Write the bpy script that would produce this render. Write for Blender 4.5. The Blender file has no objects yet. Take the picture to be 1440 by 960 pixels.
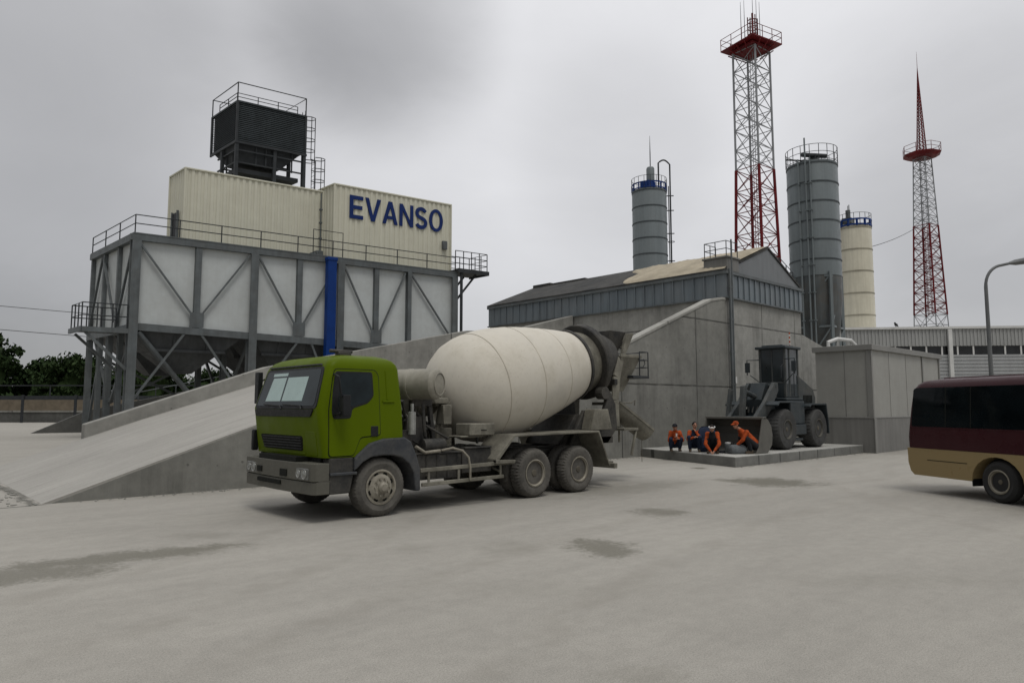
import bpy, bmesh, math, random
from mathutils import Vector, Matrix
R_ = math.radians
PI = math.pi
random.seed(7)
scene = bpy.context.scene
COL = scene.collection
V = Vector

# ------------------------------------------------------------------ mesh builder
class MB:
    def __init__(s):
        s.v = []; s.f = []; s.mi = []; s.m = 0
    def add(s, vs, fs):
        o = len(s.v)
        s.v += [tuple(p) for p in vs]
        s.f += [tuple(i + o for i in f) for f in fs]
        s.mi += [s.m] * len(fs)
        return s
    def hexa(s, p):   # 8 points: bottom ring then top ring
        return s.add(p, [(3,2,1,0),(4,5,6,7),(0,1,5,4),(1,2,6,5),(2,3,7,6),(3,0,4,7)])
    def box(s, a, b):
        x0,y0,z0 = [min(a[i],b[i]) for i in range(3)]; x1,y1,z1 = [max(a[i],b[i]) for i in range(3)]
        return s.hexa([(x0,y0,z0),(x1,y0,z0),(x1,y1,z0),(x0,y1,z0),(x0,y0,z1),(x1,y0,z1),(x1,y1,z1),(x0,y1,z1)])
    def bar(s, p, q, w, h=None, up=(0,0,1)):
        h = w if h is None else h
        p = V(p); q = V(q); d = (q-p).normalized(); up = V(up)
        if abs(d.dot(up)) > .97: up = V((0,1,0))
        sx = d.cross(up).normalized()*w/2; sy = sx.cross(d).normalized()*h/2
        return s.hexa([p-sx-sy,p+sx-sy,q+sx-sy,q-sx-sy,p-sx+sy,p+sx+sy,q+sx+sy,q-sx+sy])
    def frame(s, d):
        d = V(d).normalized(); up = V((0,0,1)) if abs(d.z) < .95 else V((1,0,0))
        a = d.cross(up).normalized(); b = a.cross(d).normalized()
        return a, b
    def path(s, pts, r, n=6, closed=False, cap=True):
        pts = [V(p) for p in pts]; N = len(pts)
        rs = r if isinstance(r, (list, tuple)) else [r]*N
        vs = []; a0 = None
        for i, p in enumerate(pts):
            if closed: d = pts[(i+1)%N]-pts[i-1]
            else: d = pts[min(i+1,N-1)]-pts[max(i-1,0)]
            d.normalize()
            if a0 is None: a, b = s.frame(d)
            else:
                a = (a0 - d*a0.dot(d)).normalized(); b = a.cross(d).normalized()
            a0 = a
            for k in range(n):
                t = 2*PI*k/n
                vs.append(p + (a*math.cos(t)+b*math.sin(t))*rs[i])
        fs = []
        for i in range(N if closed else N-1):
            j = (i+1) % N
            for k in range(n):
                l = (k+1)%n
                fs.append((i*n+k, j*n+k, j*n+l, i*n+l))
        if cap and not closed:
            fs.append(tuple(range(n))); fs.append(tuple((N-1)*n+k for k in reversed(range(n))))
        return s.add(vs, fs)
    def tube(s, p, q, r, n=6, r2=None):
        return s.path([p,q],[r, r if r2 is None else r2], n)
    def lathe(s, prof, org, axis, n=32, rmod=None, cap=True):
        # prof: list of (r, h)
        org = V(org); d = V(axis).normalized(); a, b = s.frame(d)
        vs = []; fs = []
        M = len(prof)
        for i, (r, h) in enumerate(prof):
            for k in range(n):
                t = 2*PI*k/n
                rr = r if rmod is None else rmod(i, k, r)
                vs.append(org + d*h + (a*math.cos(t)+b*math.sin(t))*rr)
        for i in range(M-1):
            for k in range(n):
                l = (k+1)%n
                fs.append((i*n+k, i*n+l, (i+1)*n+l, (i+1)*n+k))
        if cap and prof[0][0] > 1e-4: fs.append(tuple(reversed(range(n))))
        if cap and prof[-1][0] > 1e-4: fs.append(tuple((M-1)*n+k for k in range(n)))
        return s.add(vs, fs)
    def ring(s, c, axis, R, r, n=32, m=6):
        d = V(axis).normalized(); a, b = s.frame(d); c = V(c)
        return s.path([c+(a*math.cos(2*PI*k/n)+b*math.sin(2*PI*k/n))*R for k in range(n)], r, m, closed=True)
    def prism(s, poly, f, d0, d1):
        n = len(poly)
        vs = [f(a,b,d0) for a,b in poly]+[f(a,b,d1) for a,b in poly]
        fs = [tuple(reversed(range(n))), tuple(range(n,2*n))]
        for i in range(n):
            j = (i+1)%n
            fs.append((i,j,n+j,n+i))
        return s.add(vs, fs)
    def ball(s, c, r, n=12, m=8, mat=None):
        c = V(c); rr = r if isinstance(r,(tuple,list)) else (r,r,r)
        vs = []; fs = []
        for i in range(m+1):
            ph = PI*i/m
            for k in range(n):
                t = 2*PI*k/n
                p = V((rr[0]*math.sin(ph)*math.cos(t), rr[1]*math.sin(ph)*math.sin(t), rr[2]*math.cos(ph)))
                if mat: p = mat @ p
                vs.append(c+p)
        for i in range(m):
            for k in range(n):
                l=(k+1)%n
                fs.append((i*n+k,(i+1)*n+k,(i+1)*n+l,i*n+l))
        return s.add(vs, fs)
    def capsule(s, p, q, r1, r2, n=10):
        s.tube(p, q, r1, n, r2); s.ball(p, r1, n, 6); s.ball(q, r2, n, 6)
        return s
    def build(s, name, mat, parent=None, org=(0,0,0), bevel=0, seg=1, smooth=35, fixn=True):
        me = bpy.data.meshes.new(name)
        o0 = V(org)
        me.from_pydata([tuple(V(p)-o0) for p in s.v], [], s.f)
        mats = mat if isinstance(mat,(list,tuple)) else [mat]
        for m in mats: me.materials.append(m)
        me.polygons.foreach_set('material_index', s.mi)
        if fixn:
            bm = bmesh.new(); bm.from_mesh(me)
            bmesh.ops.remove_doubles(bm, verts=bm.verts, dist=1e-5)
            bmesh.ops.recalc_face_normals(bm, faces=bm.faces)
            bm.to_mesh(me); bm.free()
        if smooth:
            me.polygons.foreach_set('use_smooth', [True]*len(me.polygons))
            me.set_sharp_from_angle(angle=R_(smooth))
        me.update()
        o = bpy.data.objects.new(name, me); COL.objects.link(o)
        if parent is not None: o.parent = parent
        if bevel:
            b = o.modifiers.new('bevel','BEVEL'); b.width = bevel; b.segments = seg; b.limit_method = 'ANGLE'; b.angle_limit = R_(40)
        return o

ORG = {}
def tag(o, label=None, cat=None, group=None, kind=None):
    if label: o['label'] = label
    if cat: o['category'] = cat
    if group: o['group'] = group
    if kind: o['kind'] = kind
    return o
def empty(name, loc=(0,0,0), rz=0, parent=None):
    o = bpy.data.objects.new(name, None); COL.objects.link(o)
    o.empty_display_size = .3
    if parent is not None: o.parent = parent
    else: o.location = loc; o.rotation_euler = (0,0,rz)
    ORG[o.name] = V(loc)
    return o
def thing(name, label, cat, loc=(0,0,0), rz=0, group=None, kind=None):
    return tag(empty(name, loc, rz), label, cat, group, kind)
def dup(root, loc, rz=0, label=None, scale=None, extra=None):
    r = root.copy(); COL.objects.link(r); r.location = loc; r.rotation_euler = (0,0,rz)
    if scale: r.scale = scale
    if label: r['label'] = label
    def rec(src, dst):
        for ch in list(src.children):
            c = ch.copy(); COL.objects.link(c); c.parent = dst
            rec(ch, c)
    rec(root, r)
    return r

# ------------------------------------------------------------------ materials
def nt(name):
    m = bpy.data.materials.new(name); m.use_nodes = True
    return m, m.node_tree, m.node_tree.nodes['Principled BSDF']
def N(t, typ, **kw):
    n = t.nodes.new(typ)
    for k, v in kw.items():
        if k in n.inputs.keys() if hasattr(n.inputs,'keys') else False: n.inputs[k].default_value = v
        else: setattr(n, k, v)
    return n
def noise(t, vec, scale, detail=4, rough=.55, dist=0):
    n = t.nodes.new('ShaderNodeTexNoise'); n.inputs['Scale'].default_value = scale
    n.inputs['Detail'].default_value = detail; n.inputs['Roughness'].default_value = rough; n.inputs['Distortion'].default_value = dist
    if vec is not None: t.links.new(vec, n.inputs['Vector'])
    return n.outputs['Fac']
def ramp(t, fac, stops):
    r = t.nodes.new('ShaderNodeValToRGB'); t.links.new(fac, r.inputs[0])
    el = r.color_ramp.elements
    while len(el) < len(stops): el.new(.5)
    for e, (p, c) in zip(el, stops):
        e.position = p; e.color = c if len(c) == 4 else (*c, 1)
    return r.outputs[0]
def gray(v): return (v,v,v,1)
def maprange(t, fac, a, b, c=0, d=1):
    n = t.nodes.new('ShaderNodeMapRange'); t.links.new(fac, n.inputs[0])
    for i, x in zip((1,2,3,4),(a,b,c,d)): n.inputs[i].default_value = x
    return n.outputs[0]
def mathn(t, op, a, b=None):
    n = t.nodes.new('ShaderNodeMath'); n.operation = op
    for i, x in enumerate((a,b)):
        if x is None: continue
        if isinstance(x,(int,float)): n.inputs[i].default_value = x
        else: t.links.new(x, n.inputs[i])
    return n.outputs[0]
def mixc(t, fac, a, b, mode='MIX'):
    n = t.nodes.new('ShaderNodeMix'); n.data_type = 'RGBA'; n.blend_type = mode
    if isinstance(fac,(int,float)): n.inputs[0].default_value = fac
    else: t.links.new(fac, n.inputs[0])
    for i, x in ((6,a),(7,b)):
        if isinstance(x,(tuple,list)): n.inputs[i].default_value = x if len(x)==4 else (*x,1)
        else: t.links.new(x, n.inputs[i])
    return n.outputs[2]
def coords(t, world=False, scale=(1,1,1)):
    if world:
        g = t.nodes.new('ShaderNodeNewGeometry'); o = g.outputs['Position']
    else:
        g = t.nodes.new('ShaderNodeTexCoord'); o = g.outputs['Object']
    if scale != (1,1,1):
        m = t.nodes.new('ShaderNodeMapping'); m.inputs['Scale'].default_value = scale
        t.links.new(o, m.inputs[0]); o = m.outputs[0]
    return o
def sep(t, o):
    s = t.nodes.new('ShaderNodeSeparateXYZ'); t.links.new(o, s.inputs[0]); return s.outputs
def bumpn(t, b, h, strength=.3, dist=.02):
    n = t.nodes.new('ShaderNodeBump'); n.inputs['Strength'].default_value = strength; n.inputs['Distance'].default_value = dist
    t.links.new(h, n.inputs['Height']); t.links.new(n.outputs[0], b.inputs['Normal'])
def mat(name, base, rough=.6, metal=0, var=.15, scale=2.0, streak=0, dirt=None, damt=.4, dscale=1.2, bump=0, bscale=60, spec=.22, coat=0):
    m, t, b = nt(name)
    c = coords(t)
    f = noise(t, c, scale, 5)
    lo = tuple(x*(1-var) for x in base); hi = tuple(min(1,x*(1+var)) for x in base)
    col = ramp(t, f, [(.3,lo),(.7,hi)])
    if streak:
        cs = coords(t, False, (1,1,.06))
        f2 = noise(t, cs, 5, 4, .6)
        col = mixc(t, streak, col, ramp(t, f2, [(.35,gray(.55)),(.62,gray(1))]), 'MULTIPLY')
    if dirt:
        f3 = noise(t, c, dscale, 6, .65)
        f4 = noise(t, c, dscale*9, 4, .6)
        f5 = mathn(t,'ADD', mathn(t,'MULTIPLY',f3,.7), mathn(t,'MULTIPLY',f4,.3))
        fac = maprange(t, f5, .4, .62, 0, damt)
        col = mixc(t, fac, col, dirt)
    t.links.new(col, b.inputs['Base Color'])
    fr = noise(t, c, scale*4, 3)
    t.links.new(maprange(t, fr, .3,.7, max(0,rough-.1), min(1,rough+.1)), b.inputs['Roughness'])
    b.inputs['Metallic'].default_value = metal
    b.inputs['Specular IOR Level'].default_value = spec
    if coat: b.inputs['Coat Weight'].default_value = coat; b.inputs['Coat Roughness'].default_value = .15
    if bump: bumpn(t, b, noise(t, c, bscale, 5, .65), bump, .01)
    return m

def concrete(name, base, joints_z=(), joints_u=(), streak=.5, axis='u'):
    m, t, b = nt(name)
    c = coords(t, True); s = sep(t, c)
    col = ramp(t, noise(t, c, .35, 6, .6), [(.3,tuple(x*.80 for x in base)),(.7,tuple(x*1.14 for x in base))])
    col = mixc(t, .55, col, ramp(t, noise(t, c, 2.6, 6, .7), [(.32,gray(.62)),(.62,gray(1.0))]), 'MULTIPLY')
    cs = coords(t, True, (1,1,.05))
    col = mixc(t, mathn(t,'MULTIPLY', maprange(t, noise(t, c, .55, 4, .6), .40,.58,.15,1), streak), col, ramp(t, noise(t, cs, 1.5, 7, .75), [(.36,gray(.5)),(.56,gray(1))]), 'MULTIPLY')
    # pock marks
    vo = t.nodes.new('ShaderNodeTexVoronoi'); vo.inputs['Scale'].default_value = 2.3; t.links.new(c, vo.inputs['Vector'])
    col = mixc(t, maprange(t, vo.outputs['Distance'], .035,.06,.55,0), col, tuple(x*.35 for x in base))
    # tie holes left by the formwork
    fr = t.nodes.new('ShaderNodeVectorMath'); fr.operation = 'FRACTION'; t.links.new(coords(t, True, (.8,.8,.8)), fr.inputs[0]); fs_ = sep(t, fr.outputs[0])
    hx = mathn(t,'SUBTRACT', fs_[0] if axis=='u' else fs_[1], .5); hz = mathn(t,'SUBTRACT', fs_[2], .5)
    hd = mathn(t,'SQRT', mathn(t,'ADD', mathn(t,'MULTIPLY',hx,hx), mathn(t,'MULTIPLY',hz,hz)))
    col = mixc(t, maprange(t, hd, .018,.03,.6,0), col, tuple(x*.3 for x in base))
    wob = mathn(t,'MULTIPLY', mathn(t,'SUBTRACT', noise(t, c, .8, 3), .5), .05)
    jm = None
    for ax, js in (('z',joints_z),('u',joints_u)):
        src = s[2] if ax=='z' else (s[0] if axis=='u' else s[1])
        src = mathn(t,'ADD', src, wob)
        for j in js:
            d = mathn(t,'ABSOLUTE', mathn(t,'SUBTRACT', src, j))
            k = maprange(t, d, .022, .045, 1, 0)
            jm = k if jm is None else mathn(t,'MAXIMUM', jm, k)
    h = noise(t, c, 28, 6, .7)
    if jm is not None:
        nj = maprange(t, noise(t, c, 1.7, 3), .25,.5,.35,1)
        col = mixc(t, mathn(t,'MULTIPLY', jm, mathn(t,'MULTIPLY', nj, .9)), col, tuple(x*.25 for x in base))
        h = mathn(t,'SUBTRACT', h, jm)
    t.links.new(col, b.inputs['Base Color']); b.inputs['Roughness'].default_value = .9
    b.inputs['Specular IOR Level'].default_value = .25
    bumpn(t, b, h, .35, .015)
    return m

def glass(name, base=(.012,.015,.017), rough=.06, spec=.5):
    m, t, b = nt(name)
    c = coords(t)
    col = ramp(t, noise(t, c, 1.6, 4), [(.3,tuple(x*.6 for x in base)),(.7,tuple(x*1.6 for x in base))])
    t.links.new(col, b.inputs['Base Color'])
    t.links.new(maprange(t, noise(t,c,6,3), .3,.7, rough*.6, rough*1.8), b.inputs['Roughness'])
    b.inputs['Specular IOR Level'].default_value = spec
    return m
def rubber(name, dusty=(.16,.15,.13), amt=.75):
    return mat(name, tuple(.028*(1-amt*.7)+x*amt*.45 for x in dusty), .9, 0, .15, 4, dirt=dusty, damt=amt*.75, dscale=2.2, bump=.3, bscale=70, spec=.2)

M = {}
M['wall'] = concrete('poured_concrete', (.345,.342,.315), (2.82,5.76), (21.4,26.6,29.0,32.5,36.0), .6)
M['rampwall'] = concrete('ramp_side_concrete', (.245,.243,.22), (2.82,5.76), (16.0,21.4,26.6), .6)
M['deck'] = None
M['kerbc'] = concrete('parapet_concrete', (.29,.285,.26), (), (14.0,20.5))
M['coping'] = concrete('lit_coping_concrete', (.35,.345,.315), (), (20.5,24.5), .2)  # paler than the ramp wall: light on its sloping top put into colour
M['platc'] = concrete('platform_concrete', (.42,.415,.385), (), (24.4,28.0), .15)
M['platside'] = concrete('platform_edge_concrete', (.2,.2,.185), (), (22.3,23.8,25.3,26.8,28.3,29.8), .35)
M['darkc'] = concrete('dark_concrete', (.12,.12,.112), (), ())  # dark tone; on the low wall it holds the plant's shade
M['steel'] = mat('grey_painted_steel', (.12,.135,.14), .5, 0, .2, 1.5, streak=.4, dirt=(.09,.085,.075), damt=.35)
M['steel_dk'] = mat('dark_steel', (.035,.039,.042), .55, 0, .25, 2)
M['rail'] = mat('dark_rail_paint', (.03,.033,.036), .5, 0, .2, 3)
M['panel'] = mat('white_steel_panel', (.52,.55,.545), .45, 0, .03, .5, streak=.08, dirt=(.33,.33,.31), damt=.35, dscale=.3)
M['funnel'] = mat('funnel_steel', (.075,.08,.082), .5, 0, .25, .8, streak=.5)
M['cream'] = mat('cream_container_paint', (.62,.61,.50), .5, 0, .04, .6, streak=.15, dirt=(.5,.47,.38), damt=.3, dscale=.5)
M['blue'] = mat('blue_paint', (.003,.032,.17), .45, 0, .15, 1)
M['navy'] = mat('navy_lettering', (.005,.022,.12), .5, 0, .1, 1)
M['louver'] = mat('louver_dark', (.045,.054,.058), .5, 0, .25, 1.5, streak=.3)
M['clad'] = mat('blue_grey_cladding', (.165,.195,.215), .45, .1, .1, .8, streak=.4, dirt=(.2,.2,.19), damt=.3, dscale=.6)
M['gable'] = mat('gable_sheet', (.17,.18,.185), .45, .1, .06, .5, streak=.25)
M['roofd'] = mat('dark_roof_felt', (.035,.036,.036), .85, 0, .4, 1.2, dirt=(.09,.085,.075), damt=.6, dscale=.8, bump=.4, bscale=8)
M['sand'] = mat('pale_sand', (.38,.335,.25), .95, 0, .22, 1.2, dirt=(.3,.26,.2), damt=.5, dscale=5, bump=.8, bscale=14)
M['silo'] = mat('silo_grey_paint', (.185,.212,.22), .45, .05, .06, .5, streak=.25, dirt=(.12,.13,.13), damt=.35, dscale=.5)
M['silo_dk'] = mat('silo_cone_paint', (.10,.115,.12), .5, .1, .25, .7, streak=.5, dirt=(.16,.09,.03), damt=.22, dscale=.5)
M['silo_cr'] = mat('silo_cream_paint', (.6,.57,.46), .5, 0, .06, .5, streak=.3, dirt=(.42,.39,.3), damt=.3, dscale=.4)
M['ringd'] = mat('silo_band', (.07,.08,.085), .55, .1, .2, 1)
M['ringc'] = mat('silo_cream_band', (.3,.28,.22), .55, 0, .2, 1)
M['galv'] = mat('galvanised_steel', (.42,.43,.43), .45, .3, .15, 1.5)
M['red'] = mat('red_tower_paint', (.13,.009,.011), .5, 0, .25, 1)
M['pale'] = mat('pale_tower_paint', (.27,.28,.29), .5, .1, .15, 1)
M['boxp'] = mat('warm_grey_panel', (.305,.303,.278), .5, 0, .05, .5, streak=.1, dirt=(.2,.19,.17), damt=.25)
M['boxl'] = mat('grey_base_panel', (.19,.187,.175), .55, 0, .08, .6, streak=.4)
M['boxt'] = mat('box_trim', (.2,.198,.185), .5, 0, .08, 1)
M['facu'] = mat('factory_upper_sheet', (.36,.365,.355), .5, .1, .06, .3, streak=.25)
M['facl'] = mat('factory_lower_siding', (.42,.43,.43), .5, .1, .08, .3, streak=.2)
M['facw'] = glass('factory_glass', (.012,.013,.014), .15)
M['white'] = mat('white_trim_paint', (.62,.62,.6), .5, 0, .1, 1)
M['lamp'] = mat('lamp_post_grey', (.14,.145,.145), .45, .3, .15, 2)
M['tan'] = mat('tan_brick', (.15,.125,.092), .9, 0, .2, 1.5)
M['bark'] = mat('bark', (.06,.045,.032), .95, 0, .3, 6)
M['green'] = mat('cab_green_paint', (.082,.122,.0004), .42, 0, .05, .8, dirt=(.07,.095,.004), damt=.3, dscale=.7, spec=.07)
M['black'] = mat('black_plastic', (.014,.015,.016), .5, 0, .3, 4)
M['gap'] = mat('seam_black', (.006,.007,.005), .8, 0, .1, 4)
M['fender'] = mat('charcoal_plastic', (.04,.044,.05), .5, 0, .2, 3, dirt=(.14,.135,.12), damt=.35, dscale=2)
M['bumper'] = mat('dusty_bumper', (.11,.107,.088), .6, 0, .15, 2.5, dirt=(.08,.077,.064), damt=.6, dscale=2.5, bump=.15, bscale=30)
M['dusty'] = mat('dusty_beige_steel', (.2,.19,.155), .75, 0, .25, 2.5, dirt=(.08,.075,.06), damt=.75, dscale=2, bump=.25, bscale=30)
M['chassis'] = mat('grimy_chassis', (.03,.03,.029), .7, 0, .3, 3, dirt=(.13,.12,.1), damt=.45, dscale=2)
M['tank'] = mat('dusty_tank', (.3,.285,.24), .55, 0, .12, 2, dirt=(.14,.13,.1), damt=.55, dscale=1.4)
M['tyre'] = rubber('dusty_tyre', (.17,.16,.14), .8)
M['tyre2'] = rubber('clean_tyre', (.05,.05,.048), .4)
M['tyre3'] = rubber('loader_tyre', (.1,.1,.096), .7)
M['rim'] = mat('dusty_rim', (.3,.28,.23), .6, .2, .2, 5, dirt=(.12,.105,.08), damt=.6, dscale=4)
M['weld'] = mat('drum_weld_grime', (.47,.435,.36), .7, 0, .2, 3)
M['rim_gr'] = mat('grey_wheel_rim', (.085,.085,.078), .65, .1, .2, 5, dirt=(.05,.048,.042), damt=.5, dscale=3)
M['antenna'] = mat('dull_red_antenna', (.10,.012,.012), .6, 0, .3, 2)
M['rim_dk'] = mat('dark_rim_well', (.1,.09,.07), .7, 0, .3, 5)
M['glass'] = glass('cab_glass', (.014,.021,.024), .05, .2)
M['teal'] = mat('pale_teal_see_through', (.38,.49,.47), .35, 0, .08, 3)  # pale colour painted for daylight seen through the cab's rear windows
M['lens'] = mat('headlight_lens', (.26,.265,.25), .15, .3, .3, 9, spec=.8)
M['lens_bk'] = mat('headlight_housing', (.12,.122,.115), .25, .2, .3, 8, spec=.6)
M['busg'] = glass('bus_glass', (.003,.005,.006), .05, .16)
M['maroon'] = mat('maroon_paint', (.038,.009,.012), .3, 0, .05, .6)
M['gold'] = mat('gold_paint', (.275,.205,.10), .35, .0, .04, .6, dirt=(.2,.16,.09), damt=.25, dscale=.6)
M['loader'] = mat('slate_loader_paint', (.026,.035,.04), .45, 0, .2, 2, dirt=(.07,.07,.064), damt=.3, dscale=1.5)
M['loader_l'] = mat('loader_arm_paint', (.042,.05,.053), .55, 0, .2, 2, dirt=(.13,.125,.11), damt=.5, dscale=1.5)
M['bucket'] = mat('worn_bucket_steel', (.125,.122,.108), .65, .1, .25, 2, dirt=(.09,.085,.075), damt=.5, dscale=2)
M['lglass'] = glass('loader_glass', (.014,.02,.023), .08)
M['skin'] = mat('skin', (.36,.19,.13), .55, 0, .08, 8)
M['orange'] = mat('orange_workwear', (.32,.055,.012), .85, 0, .5, 9)
M['navyc'] = mat('navy_cloth', (.018,.026,.05), .9, 0, .25, 6)
M['blackc'] = mat('dark_cloth', (.016,.017,.02), .9, 0, .25, 6)
M['boot'] = mat('boot_leather', (.07,.055,.04), .8, 0, .25, 8)
M['hair'] = mat('dark_hair', (.012,.009,.008), .7, 0, .2, 20)
M['greyc'] = mat('grey_canvas', (.12,.13,.135), .9, 0, .2, 8)
M['cable'] = mat('cable_black', (.03,.03,.032), .6)

# cream drum: cement-dusted paint, weld seams follow the drum's length
def drum_mat():
    m, t, b = nt('drum_cream'); c = coords(t)
    base = (.60,.565,.485)
    col = ramp(t, noise(t, c, 1.1, 6, .65), [(.3,tuple(x*.82 for x in base)),(.7,tuple(x*1.1 for x in base))])
    f = noise(t, c, 1.1, 8, .72)
    col = mixc(t, maprange(t, f, .47,.68,0,.55), col, (.33,.30,.235))
    sp = noise(t, c, 22, 4, .75)
    col = mixc(t, maprange(t, sp, .60,.72,0,.5), col, (.27,.24,.18))
    t.links.new(col, b.inputs['Base Color']); b.inputs['Roughness'].default_value = .6; b.inputs['Specular IOR Level'].default_value = .3
    bumpn(t, b, noise(t, c, 30, 5,.7), .12, .01)
    return m
M['drum'] = drum_mat()

def leafmat(name, a, bcol):
    m, t, b = nt(name)
    g = t.nodes.new('ShaderNodeNewGeometry')
    oi = t.nodes.new('ShaderNodeObjectInfo')
    f = mathn(t,'ADD', mathn(t,'MULTIPLY', g.outputs['Random Per Island'], .7), mathn(t,'MULTIPLY', oi.outputs['Random'], .3))
    col = ramp(t, f, [(0.0,a),(1.0,bcol)])
    t.links.new(col, b.inputs['Base Color']); b.inputs['Roughness'].default_value = .8
    b.inputs['Specular IOR Level'].default_value = .08
    return m
M['leaf'] = leafmat('leaf_dark', (.013,.025,.009), (.034,.056,.02))
M['leaf2'] = leafmat('leaf_mid', (.017,.032,.011), (.045,.07,.025))

def ground_mat():
    m, t, b = nt('dusty_concrete_yard'); c = coords(t, True); s = sep(t, c)
    base = (.425,.405,.36)
    col = ramp(t, noise(t, c, .12, 6, .6), [(.3,tuple(x*.86 for x in base)),(.7,tuple(x*1.06 for x in base))])
    rot = t.nodes.new('ShaderNodeMapping'); rot.inputs['Rotation'].default_value = (0,0,R_(8)); rot.inputs['Scale'].default_value=(.3,1.6,1)
    t.links.new(c, rot.inputs[0])
    col = mixc(t, .8, col, ramp(t, noise(t, rot.outputs[0], .9, 7, .7), [(.28,gray(.84)),(.62,gray(1.0))]), 'MULTIPLY')
    col = mixc(t, .6, col, ramp(t, noise(t, c, 5, 8, .75), [(.3,gray(.80)),(.6,gray(1.0))]), 'MULTIPLY')
    col = mixc(t, .75, col, ramp(t, noise(t, c, 60, 4, .8), [(.34,gray(.60)),(.56,gray(1.0))]), 'MULTIPLY')
    col = mixc(t, .7, col, ramp(t, noise(t, c, 150, 3, .8), [(.38,gray(.55)),(.54,gray(1.0))]), 'MULTIPLY')
    vo = t.nodes.new('ShaderNodeTexVoronoi'); vo.inputs['Scale'].default_value = 9; t.links.new(c, vo.inputs['Vector'])
    col = mixc(t, maprange(t, vo.outputs['Distance'], .05,.09,.45,0), col, (.2,.185,.16))
    wn = noise(t, c, 1.6, 5, .65); wn2 = noise(t, c, 14, 4, .7)
    pm = None
    # damp stains, and dark patches by the truck's rear and the minibus: centre, half length along the view-across direction, half depth, strength
    for (x,y,a,d,k) in ((17.5,8.95,1.2,1.15,.85),(17.0,9.9,.5,.45,.55),(7.68,6.46,.52,.68,.75),(11.04,7.83,.56,.55,.72),(2.7,10.3,1.5,.42,.75),(1.3,10.05,1.3,.55,.7),
                        (5.73,8.27,.35,.3,.18),(6.78,7.3,.45,.5,.2),(4.3,3.25,.3,.2,.25),(19.7,12.5,.24,.3,.85),(13.5,10.6,2.6,.8,.35),(3.9,11.3,.6,.3,.25),(16.5,2.8,1.2,.9,.25),(8.8,3.0,1.2,.35,.14),(5.5,5.5,1.4,.4,.1)):
        dx = mathn(t,'SUBTRACT', s[0], x); dy = mathn(t,'SUBTRACT', s[1], y)
        ca, sa = math.cos(R_(-42.9)), math.sin(R_(-42.9))
        if x < 3.2 and y > 10: ca, sa = math.cos(R_(-12)), math.sin(R_(-12))
        if x == 13.5: ca, sa = 1., 0.
        p = mathn(t,'DIVIDE', mathn(t,'ADD', mathn(t,'MULTIPLY',dx,ca), mathn(t,'MULTIPLY',dy,sa)), a)
        q = mathn(t,'DIVIDE', mathn(t,'SUBTRACT', mathn(t,'MULTIPLY',dy,ca), mathn(t,'MULTIPLY',dx,sa)), d)
        r = mathn(t,'SQRT', mathn(t,'ADD', mathn(t,'MULTIPLY',p,p), mathn(t,'MULTIPLY',q,q)))
        r = mathn(t,'ADD', r, mathn(t,'MULTIPLY', mathn(t,'SUBTRACT', wn, .5), 2.2))
        r = mathn(t,'ADD', r, mathn(t,'MULTIPLY', mathn(t,'SUBTRACT', wn2, .5), 1.8))
        kk = maprange(t, r, .62 if k > .35 else .45, 1.12 if k > .35 else 1.25, k, 0)
        pm = kk if pm is None else mathn(t,'MAXIMUM', pm, kk)
    col = mixc(t, mathn(t,'MULTIPLY', pm, maprange(t, noise(t, c, 40, 4, .8), .35,.6,.75,1.1)), col, (.115,.108,.08))
    # faint tyre tracks curving across the yard
    tm = None
    for (cx,cy,R) in ((30.0,-9.5,19.2),(30.0,-9.5,21.2),(-6.0,26.0,19.0),(-6.0,26.0,20.9),(14.,-22.,28.3),(14.,-22.,30.2)):
        dx = mathn(t,'SUBTRACT', s[0], cx); dy = mathn(t,'SUBTRACT', s[1], cy)
        rr = mathn(t,'SQRT', mathn(t,'ADD', mathn(t,'MULTIPLY',dx,dx), mathn(t,'MULTIPLY',dy,dy)))
        rr = mathn(t,'ADD', rr, mathn(t,'MULTIPLY', noise(t, c, .25, 2), .5))
        k = maprange(t, mathn(t,'ABSOLUTE', mathn(t,'SUBTRACT', rr, R)), .10, .26, 1, 0)
        tm = k if tm is None else mathn(t,'MAXIMUM', tm, k)
    col = mixc(t, mathn(t,'MULTIPLY', mathn(t,'MULTIPLY', tm, maprange(t, wn, .38,.6,0,1)), .26), col, (.21,.195,.165))
    # joint in line with the ramp's side and the cracked joint at its toe
    cw = mathn(t,'MULTIPLY', mathn(t,'SUBTRACT', noise(t, c, .9, 5, .7), .5), .9)
    j1 = maprange(t, mathn(t,'ABSOLUTE', mathn(t,'SUBTRACT', s[1], 16.78)), .03, .07, 1, 0)
    j1 = mathn(t,'MULTIPLY', j1, maprange(t, s[0], 2.8, 3.0, 1, 0))
    j2 = maprange(t, mathn(t,'ABSOLUTE', mathn(t,'ADD', mathn(t,'SUBTRACT', s[0], 2.75), cw)), .03, .14, .8, 0)
    j2 = mathn(t,'MULTIPLY', j2, maprange(t, s[1], 16.8, 16.9, 0, 1)); j2 = mathn(t,'MULTIPLY', j2, maprange(t, s[1], 25.0, 27, 1, 0))
    col = mixc(t, mathn(t,'MULTIPLY', mathn(t,'MAXIMUM', j1, j2), .85), col, (.06,.06,.05))
    t.links.new(col, b.inputs['Base Color'])
    t.links.new(maprange(t, pm, 0, .6, .92, .6), b.inputs['Roughness']); b.inputs['Specular IOR Level'].default_value = .25
    h = mathn(t,'ADD', mathn(t,'MULTIPLY', noise(t, c, 2.2, 3, .6), .35), mathn(t,'MULTIPLY', noise(t, c, 45, 5, .75), .5))
    bumpn(t, b, h, .35, .03)
    return m
M['ground'] = ground_mat()
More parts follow.
